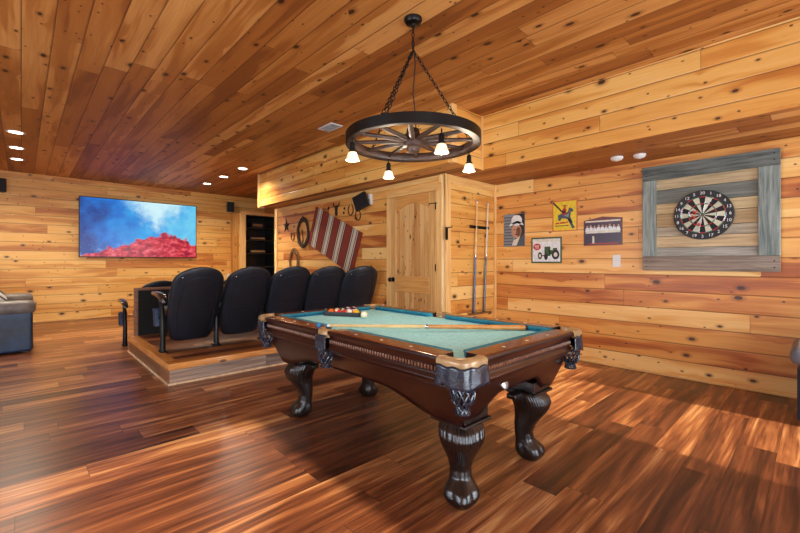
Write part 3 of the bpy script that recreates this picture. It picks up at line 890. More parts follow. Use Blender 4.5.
# cabinet under the rails, arched along its lower edge
def cab():
    rt, rm, rb_ = [], [], []
    it, ib = 0.075, 0.155
    per = []
    def edge(p, q_, n, kind):
        for i in range(n):
            per.append((p[0] + (q_[0] - p[0]) * i / n, p[1] + (q_[1] - p[1]) * i / n, i / n, kind))
    cs_ = [(-1, -1), (1, -1), (1, 1), (-1, 1)]
    for i in range(4):
        edge(cs_[i], cs_[(i + 1) % 4], 40, 'end' if i % 2 == 0 else 'side')
    def zb(s_, kind):
        L_ = 2 * HX if kind == 'end' else 2 * HY
        d = min(s_, 1 - s_) * L_
        rise = 0.115 if kind == 'end' else 0.095
        t = min(1, max(0, (d - 0.13) / (0.28 if kind == 'end' else 0.5)))
        t = t * t * (3 - 2 * t)
        return 0.438 + rise * t
    levels = 6
    rows = []
    for k in range(levels + 1):
        row = []
        for (a, b, s_, kind) in per:
            z_ = 0.66 + (zb(s_, kind) - 0.66) * k / levels
            f_ = (0.66 - z_) / 0.245
            ins = it + (ib - it) * (f_ ** 1.3)
            row.append((a * (HX - ins), b * (HY - ins), z_))
        rows.append(row)
    m = MB(); m.loft(rows, caps=False)
    o = m.build('cabinet', M_cab, tb, smooth=True, angle=30)
    md = o.modifiers.new('solid', 'SOLIDIFY'); md.thickness = 0.03; md.offset = -1
    Bx(-HX + 0.1, -HY + 0.1, 0.63, HX - 0.1, HY - 0.1, 0.712).build('slate_frame', M_cab, tb)
    # oval maker's plate on the near end
    m = MB()
    m.T = Matrix.Translation((-0.16, -HY + 0.091, 0.595)) @ Matrix.Rotation(R(70), 4, 'X')
    m.lathe([(0.030, -0.006), (0.030, 0.002), (0.026, 0.005), (0.001, 0.006)], (0, 0, 0), 24)
    for i in range(len(m.v)):
        pass
    m.build('oval_plate', plain('silver oval plate', (190, 190, 185), 0.3, 0.8), tb, smooth=True)
M_cab = grainy('cherry cabinet', 'X', (24, 8, 7), (48, 17, 10), 0.28, 0.25, (1.5, 22), wide=0.6)
cab()
def leg(sx, sy):
    ang = math.atan2(sy, sx)
    cx, cy = sx * 0.335, sy * 0.79
    dx, dy = math.cos(ang), math.sin(ang)
    # height, offset along the outward diagonal, half size
    K = [(0.425, 0.0, 0.090), (0.41, 0.004, 0.096), (0.385, 0.018, 0.104), (0.35, 0.030, 0.104), (0.31, 0.027, 0.094), (0.26, 0.008, 0.076), (0.21, -0.014, 0.060), (0.165, -0.022, 0.051),
         (0.125, -0.016, 0.052), (0.10, -0.002, 0.062), (0.075, 0.012, 0.075), (0.045, 0.020, 0.080), (0.02, 0.020, 0.072), (0.0, 0.02, 0.056)]
    rings = []
    N = 144
    import bisect
    zs = [k[0] for k in K]
    for i in range(60):
        z = 0.425 * (1 - i / 59.0)
        for j in range(len(K) - 1):
            if K[j][0] >= z >= K[j + 1][0]: break
        t = (K[j][0] - z) / (K[j][0] - K[j + 1][0]); t = t * t * (3 - 2 * t) if False else t
        off = K[j][1] + (K[j + 1][1] - K[j][1]) * t; hs = K[j][2] + (K[j + 1][2] - K[j][2]) * t
        ring = []
        for q in range(N):
            a = 2 * PI * q / N
            e = 0.72
            ux, uy = sup(a, e)
            fl = 0.0
            if z > 0.19: fl = 0.02 * min(1, (z - 0.22) / 0.08) * math.cos(36 * a) if z > 0.22 else 0.0
            if z < 0.12: fl = 0.20 * math.sin(PI * min(1, z / 0.12)) * (abs(math.cos(2.0 * (a - PI / 4))) ** 0.7 - 0.55) * 0.65
            r = hs * (1 + fl)
            lx, ly = ux * r, uy * r
            # rotate section so one ridge faces outward
            rr = ang - PI / 4
            wx = lx * math.cos(rr) - ly * math.sin(rr); wy = lx * math.sin(rr) + ly * math.cos(rr)
            ring.append((cx + dx * off + wx, cy + dy * off + wy, z))
        rings.append(ring)
    lo = MB().loft(rings).build('leg', M_leg, tb, smooth=True, angle=70)
    m = MB(); m.T = Matrix.Translation((cx, cy, 0)) @ Matrix.Rotation(0, 4, 'Z')
    m.box(-0.112, -0.112, 0.420, 0.112, 0.112, 0.436); m.box(-0.098, -0.098, 0.436, 0.098, 0.098, 0.50)
    m.build('leg_cap', M_leg, lo, bevel=0.005)
    # carved bracket curling inward beneath the frame, along the long way of each side
    for ax_ in ('x', 'y'):
        m = MB(); pts = [(0.07, 0.436), (0.20, 0.436), (0.195, 0.405), (0.16, 0.40), (0.12, 0.38), (0.09, 0.335), (0.07, 0.29)]
        if ax_ == 'x': m.prism([(cx - sx * p, z) for p, z in pts], cy - 0.03, cy + 0.03, 'XZ')
        else: m.prism([(cy - sy * p, z) for p, z in pts], cx - 0.03, cx + 0.03, 'YZ')
        m.build('leg_bracket', M_leg, lo, bevel=0.008)
    m = MB(); m.lathe([(0.052, 0.0), (0.056, 0.004), (0.056, 0.010)], (cx + dx * 0.02, cy + dy * 0.02, 0), 24)
    m.build('glide_pad', M_white, lo, smooth=True)
for sx in (-1, 1):
    for sy in (-1, 1): leg(sx, sy)

# ------------------------------------------------------------------ balls, triangle, cue
BR = 0.0286
ZB = 0.768
A = Vector((1.833, 2.89)); B = Vector((2.016, 2.568))
side = (B - A); Ls = side.length; d1 = side / Ls; nrm = Vector((-d1.y, d1.x))
if nrm.x < 0: nrm = -nrm
Cn = (A + B) / 2 + nrm * Ls * 0.866
tr = thing('ball_triangle', 'black triangle rack around the balls on the teal cloth', 'ball rack', ((A.x + B.x + Cn.x) / 3, (A.y + B.y + Cn.y) / 3, ZB))
ctr = Vector((tr.location.x, tr.location.y))
def inset(P_, k): return ctr + (P_ - ctr) * k
rings = []
corn = [A, B, Cn]
def rounded(k):
    out_ = []
    for i in range(3):
        p, a, b = corn[i], corn[i - 1], corn[(i + 1) % 3]
        for t in (0.10, 0.04):
            out_.append(inset(p + (a - p) * t + (b - p) * (0.10 - t) * 0.25, k))
        for t in (0.04, 0.10):
            out_.append(inset(p + (b - p) * t + (a - p) * (0.10 - t) * 0.25, k))
    return out_
o1, i1 = rounded(1.0), rounded(0.915)
n = len(o1); m = MB(); V_ = []
for z in (ZB + 0.0005, ZB + 0.036):
    V_ += [(p.x, p.y, z) for p in o1] + [(p.x, p.y, z) for p in i1]
F_ = []
for j in range(n):
    k = (j + 1) % n
    F_ += [(j, k, 2 * n + k, 2 * n + j), (n + j, 3 * n + j, 3 * n + k, n + k), (j, n + j, n + k, k), (2 * n + j, 2 * n + k, 3 * n + k, 3 * n + j)]
m.add(V_, F_)
m.build('frame', plain('black rack plastic', (18, 20, 24), 0.35), tr, world=True, bevel=0.002)
cols = {1: (232, 180, 30), 2: (30, 60, 150), 3: (196, 34, 30), 4: (84, 42, 120), 5: (226, 104, 36), 6: (20, 110, 70), 7: (128, 24, 34), 8: (16, 16, 18)}
names = {1: 'yellow', 2: 'blue', 3: 'red', 4: 'purple', 5: 'orange', 6: 'green', 7: 'maroon', 8: 'black'}
def ball_mat(nn):
    c = cols[nn if nn <= 8 else nn - 8]
    g = G('ball %d' % nn); ax = g.xyz()
    if nn > 8:
        f = g.m('LESS_THAN', g.m('ABSOLUTE', ax['Z']), 0.015)
        cc = g.mix(f, (236, 230, 214), c)
    else:
        q = g.nt.nodes.new('ShaderNodeVectorMath'); q.operation = 'DISTANCE'
        g.nt.links.new(g.co, q.inputs[0]); q.inputs[1].default_value = (0, 0, BR)
        cc = g.mix(g.m('LESS_THAN', q.outputs['Value'], 0.011), c, (236, 230, 214))
    return g.out(cc, 0.08, 0, 0.5)
order = [5, 3, 11, 13, 1, 9, 7, 10, 14, 6, 2, 8, 12, 4, 15]
# rows counted from side AB towards the far corner
ic = inset(A, 0.915); ib_ = inset(B, 0.915); icn = inset(Cn, 0.915)
u1 = (ib_ - ic).normalized()
step = BR * 2 + 0.0006
mid = (ic + ib_) / 2
kk = 0; seq = 0
posn = ['nearest row', 'second row', 'middle row', 'fourth row', 'far corner']
for r_ in range(5):
    cnt = 5 - r_
    for c_ in range(cnt):
        P_ = mid + nrm * (BR + 0.001 + r_ * step * 0.866) + u1 * ((c_ - (cnt - 1) / 2) * step)
        nn = order[seq]; seq += 1
        kind = 'solid ' if nn <= 8 else 'striped '
        o = MB().sphere((0, 0, 0), BR, 24, 14).build('billiard_ball', ball_mat(nn), None, smooth=True)
        o.location = (P_.x, P_.y, ZB + BR + 0.0003)
        o.rotation_euler = (random.uniform(-0.9, 0.9), random.uniform(-0.9, 0.9), random.uniform(0, 6))
        tag(o, '%s%s pool ball inside the triangle, %s' % (kind, names[nn if nn <= 8 else nn - 8], posn[r_]), 'pool ball', 'balls in the triangle')
o = MB().sphere((0, 0, 0), BR, 24, 14).build('cue_ball', plain('ivory ball', (232, 226, 196), 0.1, 0, 0.5, var=0.01), None, smooth=True)
o.location = (1.989, 2.513, ZB + BR + 0.0003)
tag(o, 'ivory white cue ball on the cloth just right of the ball triangle', 'pool ball')

def cue(name, label, p0, p1, butt_mat, shaft_mat, group=None, r0=0.017, r1=0.0085):
    """p0 butt, p1 tip"""
    p0, p1 = Vector(p0), Vector(p1)
    t = thing(name, label, 'pool cue', tuple(p0), group=group)
    d = (p1 - p0)
    def seg(nm, a, b, ra, rb, mt):
        MB().tube([d * a, d * ((a + b) / 2), d * b], [ra, (ra + rb) / 2, rb], 14).build(nm, mt, t, smooth=True)
    rr = lambda s_: r0 + (r1 - r0) * s_
    seg('bumper', 0.0, 0.012, r0 * 0.9, r0, M_black)
    seg('butt', 0.012, 0.50, rr(0), rr(0.5), butt_mat)
    seg('joint', 0.50, 0.515, rr(0.5) + 0.0005, rr(0.5) + 0.0005, M_steel)
    seg('shaft', 0.515, 0.978, rr(0.5), r1, shaft_mat)
    seg('ferrule', 0.978, 0.992, r1 + 0.0002, r1 + 0.0002, M_white)
    seg('tip', 0.992, 1.0, r1, r1 * 0.8, M_chalk)
    return t
M_chalk = plain('blue chalk', (40, 130, 190), 0.9)
M_maple = plain('pale maple', (222, 188, 128), 0.25, 0, 0.3, var=0.05)
M_amber = plain('amber maple butt', (206, 140, 70), 0.25, 0, 0.3, var=0.08)
cue('pool_cue', 'pale maple pool cue lying diagonally across the table cloth', (2.425, 1.335, 0.7865), (1.412, 2.18, 0.8135), M_amber, M_maple)
ck = Bx(-0.011, -0.011, 0, 0.011, 0.011, 0.022).build('chalk_cube', M_chalk, None, bevel=0.002)
ck.location = (1.405, 2.245, TZ - 0.0 + 0.0005); ck.rotation_euler = (0, 0, 0.4)
tag(ck, 'small blue chalk cube on the left rail beside the cue tip', 'chalk')

# ------------------------------------------------------------------ cue rack on the closet wall
YW = YC0 - 0.012
ck_ = thing('cue_rack', 'small dark wall-mounted cue rack bar on the narrow pine wall', 'cue rack', (4.57, YW, 1.69))
m = MB(); m.box(4.40, YW - 0.018, 1.68, 4.84, YW, 1.72); m.build('mount_bar', M_blackmetal, ck_, world=True, bevel=0.003)
for x in (4.515, 4.775):
    m = MB(); m.tube([(x - 0.022, YW - 0.018, 1.70), (x - 0.022, YW - 0.05, 1.70), (x - 0.014, YW - 0.062, 1.70)], 0.005, 6)
    m.tube([(x + 0.022, YW - 0.018, 1.70), (x + 0.022, YW - 0.05, 1.70), (x + 0.014, YW - 0.062, 1.70)], 0.005, 6)
    m.build('clip', M_blackmetal, ck_, world=True, smooth=True)
m = MB(); m.box(4.36, YW - 0.05, 0.50, 4.80, YW, 0.525); m.build('butt_shelf', M_brown, ck_, world=True, bevel=0.003)
cue('pool_cue', 'blue-butted pool cue standing in the wall rack, left one', (4.46, YW - 0.03, 0.5255), (4.53, YW - 0.036, 2.06), plain('navy cue butt', (34, 66, 110), 0.25, 0, 0.4), M_maple)
cue('pool_cue', 'grey-butted pool cue standing in the wall rack, right one', (4.70, YW - 0.03, 0.5255), (4.79, YW - 0.036, 2.06), plain('grey cue butt', (84, 90, 100), 0.25, 0, 0.4), plain('white maple', (226, 214, 190), 0.3, var=.04))
hk = MB(); hk.box(XC - 0.026, YC0 - 0.042, 1.50, XC + 0.012, YC0 - 0.030, 1.66); hk.tube([(XC, YC0 - 0.04, 1.655), (XC + 0.05, YC0 - 0.07, 1.66), (XC + 0.06, YC0 - 0.07, 1.68)], 0.006)
tag(hk.build('bridge_hook', M_blackmetal, None), 'small black metal hook on the pale corner post', 'hook')

# ------------------------------------------------------------------ wagon wheel chandelier
WX, WY, WZ = 2.067, 2.04, 2.10
M_iron = plain('black iron tyre', (14, 14, 15), 0.42, 0.4, var=0.2, bump=0.15)
M_wheel = plain('dark red brown wheel wood', (56, 36, 30), 0.5, var=0.25, scale=9, bump=0.2)
ch = thing('wagon_wheel_chandelier', 'dark wagon wheel chandelier with four bell lamps hanging on chains above the pool table', 'chandelier', (WX, WY, WZ))
RO = 0.487
MB().lathe([(RO - 0.008, -0.035), (RO, -0.034), (RO, 0.034), (RO - 0.008, 0.035), (RO - 0.008, -0.035)], n=96, caps=False).build('iron_tyre', M_iron, ch, smooth=True)
MB().lathe([(RO - 0.0085, -0.03), (RO - 0.0085, 0.03), (RO - 0.055, 0.03), (RO - 0.06, 0.02), (RO - 0.06, -0.02), (RO - 0.055, -0.03), (RO - 0.0085, -0.03)], n=96, caps=False).build('rim', M_wheel, ch, smooth=True)
MB().lathe([(0.03, -0.085), (0.045, -0.08), (0.05, -0.05), (0.07, -0.04), (0.075, 0.0), (0.07, 0.04), (0.05, 0.05), (0.045, 0.085), (0.035, 0.09), (0.001, 0.085)], n=28).build('hub', M_wheel, ch, smooth=True)
for k in range(12):
    a = 2 * PI * k / 12 + 0.2
    c, s_ = math.cos(a), math.sin(a)
    MB().tube([(c * r, s_ * r, 0) for r in (0.06, 0.12, 0.25, 0.38, RO - 0.057)], [0.019, 0.022, 0.019, 0.016, 0.018], 10, flat=0.8).build('spoke', M_wheel, ch, smooth=True)
def chain(p, q_, n, r=0.0035, lw=0.010, ll=0.019):
    m = MB(); p, q_ = Vector(p), Vector(q_); d = (q_ - p); L_ = d.length; d.normalize()
    a = d.cross(Vector((0.3, 0.9, 0.1))).normalized(); b = d.cross(a)
    for i in range(n):
        c = p + d * (L_ * (i + 0.5) / n)
        s1 = a if i % 2 else b
        pts = []
        for j in range(10):
            th = 2 * PI * j / 10
            pts.append(c + d * (ll * math.cos(th)) + s1 * (lw * math.sin(th)))
        m.tube(pts, r, 5, closed=True)
    return m
JZ = 2.76 - WZ
F_ = Vector((math.sin(R(43.5)), math.cos(R(43.5)), 0)); R_ = Vector((math.cos(R(43.5)), -math.sin(R(43.5)), 0))
def cp(dep, lat, z): v = F_ * dep + R_ * lat; return (v.x, v.y, z)
chain((0, 0, JZ), (0, 0, 2.95 - WZ), 6).build('chain', M_blackmetal, ch, smooth=True)
for e_ in (cp(0.13, 0.445, 0.035), cp(-0.40, -0.21, 0.035), cp(0.33, -0.32, 0.035)):
    L_ = (Vector(e_) - Vector((0, 0, JZ))).length
    chain((0, 0, JZ), e_, int(L_ / 0.030)).build('chain', M_blackmetal, ch, smooth=True)
    MB().tube([(e_[0], e_[1], 0.03), (e_[0], e_[1], 0.055)], 0.006).build('eye_bolt', M_blackmetal, ch)
MB().tube([(0, 0, JZ + 0.05), (0.012, -0.01, JZ - 0.1), (0.02, 0.02, JZ - 0.3), (0.035, 0.01, 0.2), (0.03, 0, 0.08)], 0.0045, 6).build('cord', M_black, ch, smooth=True)
MB().lathe([(0.001, 2.988 - WZ), (0.065, 2.988 - WZ), (0.066, 2.975 - WZ), (0.055, 2.955 - WZ), (0.02, 2.945 - WZ), (0.012, 2.935 - WZ), (0.001, 2.933 - WZ)], n=28).build('ceiling_canopy', M_blackmetal, ch, smooth=True)
g = G('frosted ribbed glass shade')
g.out((255, 238, 210), 0.35)
g.bsdf.inputs['Emission Color'].default_value = (1.0, 0.80, 0.55, 1)
g.bsdf.inputs['Emission Strength'].default_value = 0.35
M_shade = g.mat
M_bulb = emit('lit bulb', (255, 236, 205), 5.0)
for dep, lat in ((-0.36, 0.17), (-0.17, -0.42), (0.16, 0.435), (0.40, -0.19)):
    c = cp(dep, lat, 0)
    f_ = 1.0
    sk = MB()
    sk.tube([(c[0], c[1], -0.03), (c[0], c[1], -0.062)], 0.005, 8)
    sk.lathe([(0.007, -0.058), (0.015, -0.062), (0.018, -0.075), (0.018, -0.11), (0.026, -0.118), (0.026, -0.128), (0.001, -0.13)], (c[0], c[1], 0), 18)
    so_ = sk.build('lamp_holder', M_blackmetal, ch, smooth=True)
    bs = MB()
    bs.lathe([(0.020, -0.125), (0.030, -0.132), (0.036, -0.15), (0.043, -0.172), (0.046, -0.184), (0.043, -0.184), (0.034, -0.152), (0.028, -0.136), (0.018, -0.128)], (c[0], c[1], 0), 28, caps=False)
    bs.build('bell_shade', M_shade, so_, smooth=True)
    MB().sphere((c[0], c[1], -0.158), 0.022, 14, 10, 1, 1, 1.15).build('bulb', M_bulb, so_, smooth=True)
    lamp('chandelier_lamp', 'POINT', (WX + c[0], WY + c[1], WZ - 0.215), 9.0, (1.0, 0.86, 0.66), shadow_soft_size=0.03)

# ------------------------------------------------------------------ downlights, vent, detectors
M_lens = emit('lit downlight lens', (255, 240, 215), 14.0)
DL = [(-0.055, 7.53, 'nearest of the left row'), (-0.055, 8.55, 'middle of the left row'), (-0.055, 9.49, 'farthest of the left row, nearest the television wall'),
      (3.035, 7.515, 'nearest of the right row beside the boxed soffit'), (3.035, 8.50, 'middle of the right row'), (3.035, 9.51, 'farthest of the right row')]
for x, y, lb in DL:
    t = thing('downlight', 'round recessed ceiling downlight, ' + lb, 'downlight', (x, y, ZC), group='recessed ceiling downlights')
    MB().lathe([(0.075, -0.001), (0.10, -0.001), (0.10, -0.006), (0.078, -0.010), (0.072, -0.006)], n=36, caps=False).build('trim_ring', M_white, t, smooth=True)
    MB().lathe([(0.001, -0.004), (0.074, -0.004), (0.074, -0.001)], n=36).build('lens', M_lens, t)
    lamp('downlight_lamp', 'SPOT', (x, y, ZC - 0.03), 125.0, (1.0, 0.88, 0.70), spot_size=R(150), spot_blend=0.8, shadow_soft_size=0.07)
t = thing('air_vent', 'white rectangular ceiling air vent left of the wheel chandelier', 'vent', (2.935, 4.42, ZC))
m = MB(); m.box(-0.09, -0.16, -0.012, 0.09, -0.14, 0); m.box(-0.09, 0.14, -0.012, 0.09, 0.16, 0); m.box(-0.09, -0.14, -0.012, -0.07, 0.14, 0); m.box(0.07, -0.14, -0.012, 0.09, 0.14, 0)
m.build('frame', M_white, t, bevel=0.002)
m = MB()
for k in range(9): m.box(-0.068 + k * 0.0155, -0.139, -0.010, -0.060 + k * 0.0155, 0.139, -0.001)
m.build('louvre', plain('pale blue grey louvre', (170, 182, 194), 0.5), t)
for x, y, r_, lb in ((4.62, 1.50, 0.062, 'round white smoke detector under the soffit, left one'), (4.68, 1.30, 0.058, 'domed white detector under the soffit, right one nearer the dartboard')):
    t = thing('smoke_detector', lb, 'smoke detector', (x, y, ZS))
    MB().lathe([(0.001, -0.036), (r_ * 0.5, -0.036), (r_ * 0.8, -0.03), (r_, -0.016), (r_, 0.0)], n=32).build('housing', M_white, t, smooth=True)
    MB().lathe([(0.001, -0.042), (r_ * 0.3, -0.04), (r_ * 0.35, -0.0355)], n=20).build('sensor_cap', M_white, t, smooth=True)

# ------------------------------------------------------------------ rustic frame and dartboard
def pos_e(y, z): return (XE, y, z)
FY0, FY1, FZ0, FZ1 = 0.248, 1.350, 1.130, 2.252
fc = ((FY0 + FY1) / 2, (FZ0 + FZ1) / 2)
W2, H2 = (FY1 - FY0) / 2, (FZ1 - FZ0) / 2
fr = thing('rustic_board_frame', 'weathered grey reclaimed wood backboard framing the dartboard on the pine wall', 'frame', pos_e(*fc), FACE_W)
def barn(name, lo, hi, ax_='X', k=(3, 45)): return grainy(name, ax_, lo, hi, 0.8, 0, k, False, bump=0.6, wide=0.45)
M_bh = barn('weathered grey board', (52, 58, 58), (122, 130, 126))
M_bv = barn('weathered blue grey board', (76, 92, 92), (162, 172, 166), 'Y')
M_bb = barn('weathered brown grey board', (100, 86, 76), (158, 144, 130))
tones = [((140, 122, 92), (204, 184, 146)), ((78, 84, 82), (128, 132, 124)), ((160, 140, 104), (218, 196, 150)), ((140, 116, 82), (196, 170, 126)), ((134, 124, 106), (188, 178, 156)), ((160, 136, 104), (214, 190, 148)), ((124, 122, 114), (184, 182, 170))]
ih0, ih1 = -H2 + 0.13, H2 - 0.13
zz = [ih1, 0.30, 0.15, 0.04, -0.10, -0.20, -0.32, ih0]
for k in range(7):
    Bx(-W2 + 0.06, zz[k + 1] + 0.002, 0.012, W2 - 0.06, zz[k] - 0.002, 0.030 + 0.003 * (k % 3)).build('back_board', barn('reclaimed board %d' % k, *tones[k]), fr, bevel=0.002)
Bx(-W2 + 0.01, -H2 + 0.01, 0.0, W2 - 0.01, H2 - 0.01, 0.0115).build('backing', M_black, fr)
Bx(-W2, H2 - 0.15, 0.012, W2, H2, 0.058).build('top_board', M_bh, fr, bevel=0.004)
Bx(-W2, -H2, 0.012, W2, -H2 + 0.15, 0.058).build('bottom_board', M_bb, fr, bevel=0.004)
Bx(-W2, -H2 + 0.151, 0.012, -W2 + 0.13, H2 - 0.151, 0.055).build('side_board', M_bv, fr, bevel=0.004)
Bx(W2 - 0.15, -H2 + 0.151, 0.012, W2, H2 - 0.151, 0.055).build('side_board', M_bv, fr, bevel=0.004)
m = MB()
for sx in (-1, 1):
    for yy in (-H2 + 0.04, -H2 + 0.10, H2 - 0.04, H2 - 0.10):
        m.lathe([(0.006, 0.055), (0.006, 0.061), (0.001, 0.062)], (sx * (W2 - 0.04), yy, 0), 10)
m.build('nail_head', M_blackmetal, fr)
DR = 0.245
db = thing('dartboard', 'round black, cream and red dartboard on the weathered wood backboard', 'dartboard', (XE - 0.037, 0.812, 1.692), FACE_W)
MB().lathe([(0.001, 0), (DR - 0.004, 0.0), (DR, 0.004), (DR, 0.034), (DR - 0.004, 0.038), (0.001, 0.038)], n=72).build('board', plain('black board rim', (24, 27, 34), 0.6), db, smooth=True)
M_dk = plain('black sisal', (26, 28, 30), 0.8, bump=0.3, bscale=300); M_cr = plain('cream sisal', (200, 200, 176), 0.8, bump=0.3, bscale=300)
M_rd = plain('red sisal', (190, 40, 40), 0.8); M_gn = plain('green sisal', (40, 120, 84), 0.8)
m = MB(); k_ = DR / 0.2255
RR = [0.0159, 0.099, 0.107, 0.162, 0.170]
RR = [r * k_ for r in RR]
for s in range(20):
    a0 = PI / 2 - (s - 0.5) * 2 * PI / 20; a1 = a0 - 2 * PI / 20
    for b in range(4):
        mi = ((0, 2, 0, 2) if s % 2 == 0 else (1, 3, 1, 3))[b]
        V_ = []
        for z in (0.0381, 0.0395):
            for r in (RR[b], RR[b + 1]):
                for a in (a0, (a0 + a1) / 2, a1): V_.append((r * math.cos(a), r * math.sin(a), z))
        m.add(V_, [(6, 7, 10, 9), (7, 8, 11, 10), (0, 1, 7, 6), (1, 2, 8, 7), (3, 9, 10, 4), (4, 10, 11, 5), (0, 6, 9, 3), (2, 5, 11, 8), (0, 3, 4, 1), (1, 4, 5, 2)], mi)
m.lathe([(0.0159 * k_, 0.0381), (0.0159 * k_, 0.0395), (0.0064 * k_, 0.0396)], (0, 0, 0), 20, mi=3)
m.lathe([(0.0064 * k_, 0.0381), (0.0064 * k_, 0.041), (0.0005, 0.0411)], (0, 0, 0), 16, mi=2)
m.build('scoring_face', [M_dk, M_cr, M_rd, M_gn], db)
m = MB()
for r in RR: m.tube([(r * math.cos(2 * PI * j / 48), r * math.sin(2 * PI * j / 48), 0.0405) for j in range(48)], 0.0009, 4, closed=True)
for s in range(20):
    a = PI / 2 - (s - 0.5) * 2 * PI / 20
    m.tube([(RR[0] * math.cos(a), RR[0] * math.sin(a), 0.0405), (RR[4] * math.cos(a), RR[4] * math.sin(a), 0.0405)], 0.0009, 4)
m.build('wire_spider', M_steel, db)
nums = [20, 1, 18, 4, 13, 6, 10, 15, 2, 17, 3, 19, 7, 16, 8, 11, 14, 9, 12, 5]
for s, nn in enumerate(nums):
    a = PI / 2 - s * 2 * PI / 20
    r = DR * 0.885
    text_mb(str(nn), 0.042, r * math.cos(a), r * math.sin(a), 0.0382, 0.0395).build('numeral', M_white, db)
M_flight = plain('red dart flight', (228, 24, 28), 0.6)
for (a, b, lb) in ((-0.045, 0.02, 'topmost red-flighted dart stuck left of the bullseye'), (-0.055, -0.03, 'lower-left red-flighted dart stuck in the board'), (-0.012, -0.10, 'lowest red-flighted dart stuck below the bullseye')):
    t = thing('dart', lb, 'dart', tuple(Matrix.Translation(db.location) @ FACE_W.to_4x4() @ Vector((a, b, 0.0397))), FACE_W, group='darts in the dartboard')
    MB().lathe([(0.0005, -0.0), (0.0012, 0.02), (0.0035, 0.03), (0.0035, 0.07), (0.002, 0.075), (0.002, 0.115)], n=10).build('barrel', M_steel, t, smooth=True)
    m = MB()
    for q in range(4):
        an = q * PI / 2 + 0.5
        c, s_ = math.cos(an), math.sin(an)
        th = 0.001
        poly = [(0.002, 0.075), (0.026, 0.095), (0.030, 0.13), (0.002, 0.13)]
        V_ = [(r * c - th * s_, r * s_ + th * c, z) for r, z in poly] + [(r * c + th * s_, r * s_ - th * c, z) for r, z in poly]
        m.add(V_, [(0, 1, 2, 3), (7, 6, 5, 4), (0, 4, 5, 1), (1, 5, 6, 2), (2, 6, 7, 3), (3, 7, 4, 0)])
    m.build('flight', M_flight, t)

# ------------------------------------------------------------------ tin signs
def circ(cx, cy, rx, ry=None, n=20, a0=0, a1=2 * PI):
    ry = ry or rx
    return [(cx + rx * math.cos(a0 + (a1 - a0) * j / n), cy + ry * math.sin(a0 + (a1 - a0) * j / n)) for j in range(n)]
def layer(name, polys, mt, parent, z):
    m = MB()
    for p in polys: m.prism(p, z, z + 0.0008)
    return m.build(name, mt, parent)
def rect(a, b, c, d): return [(a, b), (c, b), (c, d), (a, d)]
def pc_(name, c, r=0.35): return plain(name, c, r, var=0.05, scale=30)
def sign(name, label, y_l, y_r, z0, z1):
    t = thing(name, label, 'sign', pos_e((y_l + y_r) / 2, (z0 + z1) / 2), FACE_W)
    return t, (y_l - y_r) / 2, (z1 - z0) / 2
INK = pc_('sign black', (30, 32, 36)); CRM = pc_('sign cream', (214, 212, 196)); YEL = pc_('sign yellow', (226, 196, 44)); RED = pc_('sign red', (188, 42, 38)); GRN = pc_('sign green', (60, 84, 52))
GRY = pc_('sign grey', (128, 134, 140)); DRD = pc_('sign maroon', (98, 26, 34)); SKN = pc_('sign skin', (190, 140, 114)); ORG = pc_('sign orange', (206, 112, 50)); WHT = pc_('sign white', (222, 226, 228)); PUR = pc_('sign plum', (54, 36, 62)); SIL = pc_('sign slate', (74, 82, 92)); BRN = pc_('sign brown', (110, 74, 50))
# 1: photo-like portrait of a person in a pale hat
t, a, b = sign('tin_sign', 'tin sign with a person in a pale cowboy hat against grey boards, leftmost sign', 3.12, 2.79, 1.44, 1.893)
Bx(-a, -b, 0, a, b, 0.006).build('panel', GRY, t, bevel=0.002)
layer('board_lines', [rect(-a + 0.004, yy, -a * 0.1, yy + 0.014) for yy in [-b + 0.02 + 0.042 * k for k in range(10)]], SIL, t, 0.0062)
layer('backdrop', [rect(a * 0.1, -b + 0.004, a - 0.004, b - 0.004)], INK, t, 0.0062)
layer('coat', [[(-a * 0.25, -b + 0.004), (a - 0.004, -b + 0.004), (a - 0.004, -b * 0.2), (a * 0.5, -b * 0.55), (a * 0.1, -b * 0.6)]], SIL, t, 0.0072)
layer('scarf', [[(-a * 0.2, -b + 0.01), (a * 0.25, -b + 0.01), (a * 0.6, -b * 0.35), (a * 0.3, -b * 0.5), (-a * 0.05, -b * 0.65)]], CRM, t, 0.0082)
layer('face', [circ(a * 0.22, -b * 0.08, a * 0.48, b * 0.42)], SKN, t, 0.0082)
layer('shaded_cheek', [circ(a * 0.42, -b * 0.12, a * 0.22, b * 0.3)], BRN, t, 0.0092)
layer('features', [rect(-a * 0.02, 0.0, a * 0.12, 0.012), rect(a * 0.28, 0.0, a * 0.42, 0.012), rect(a * 0.08, -b * 0.30, a * 0.32, -b * 0.25)], INK, t, 0.0102)
layer('hat', [circ(a * 0.25, b * 0.58, a * 0.50, b * 0.34), [(-a * 0.45, b * 0.22), (a * 0.3, b * 0.42), (a * 0.9, b * 0.25), (a * 0.8, b * 0.42), (a * 0.3, b * 0.56), (-a * 0.35, b * 0.40)]], WHT, t, 0.0102)
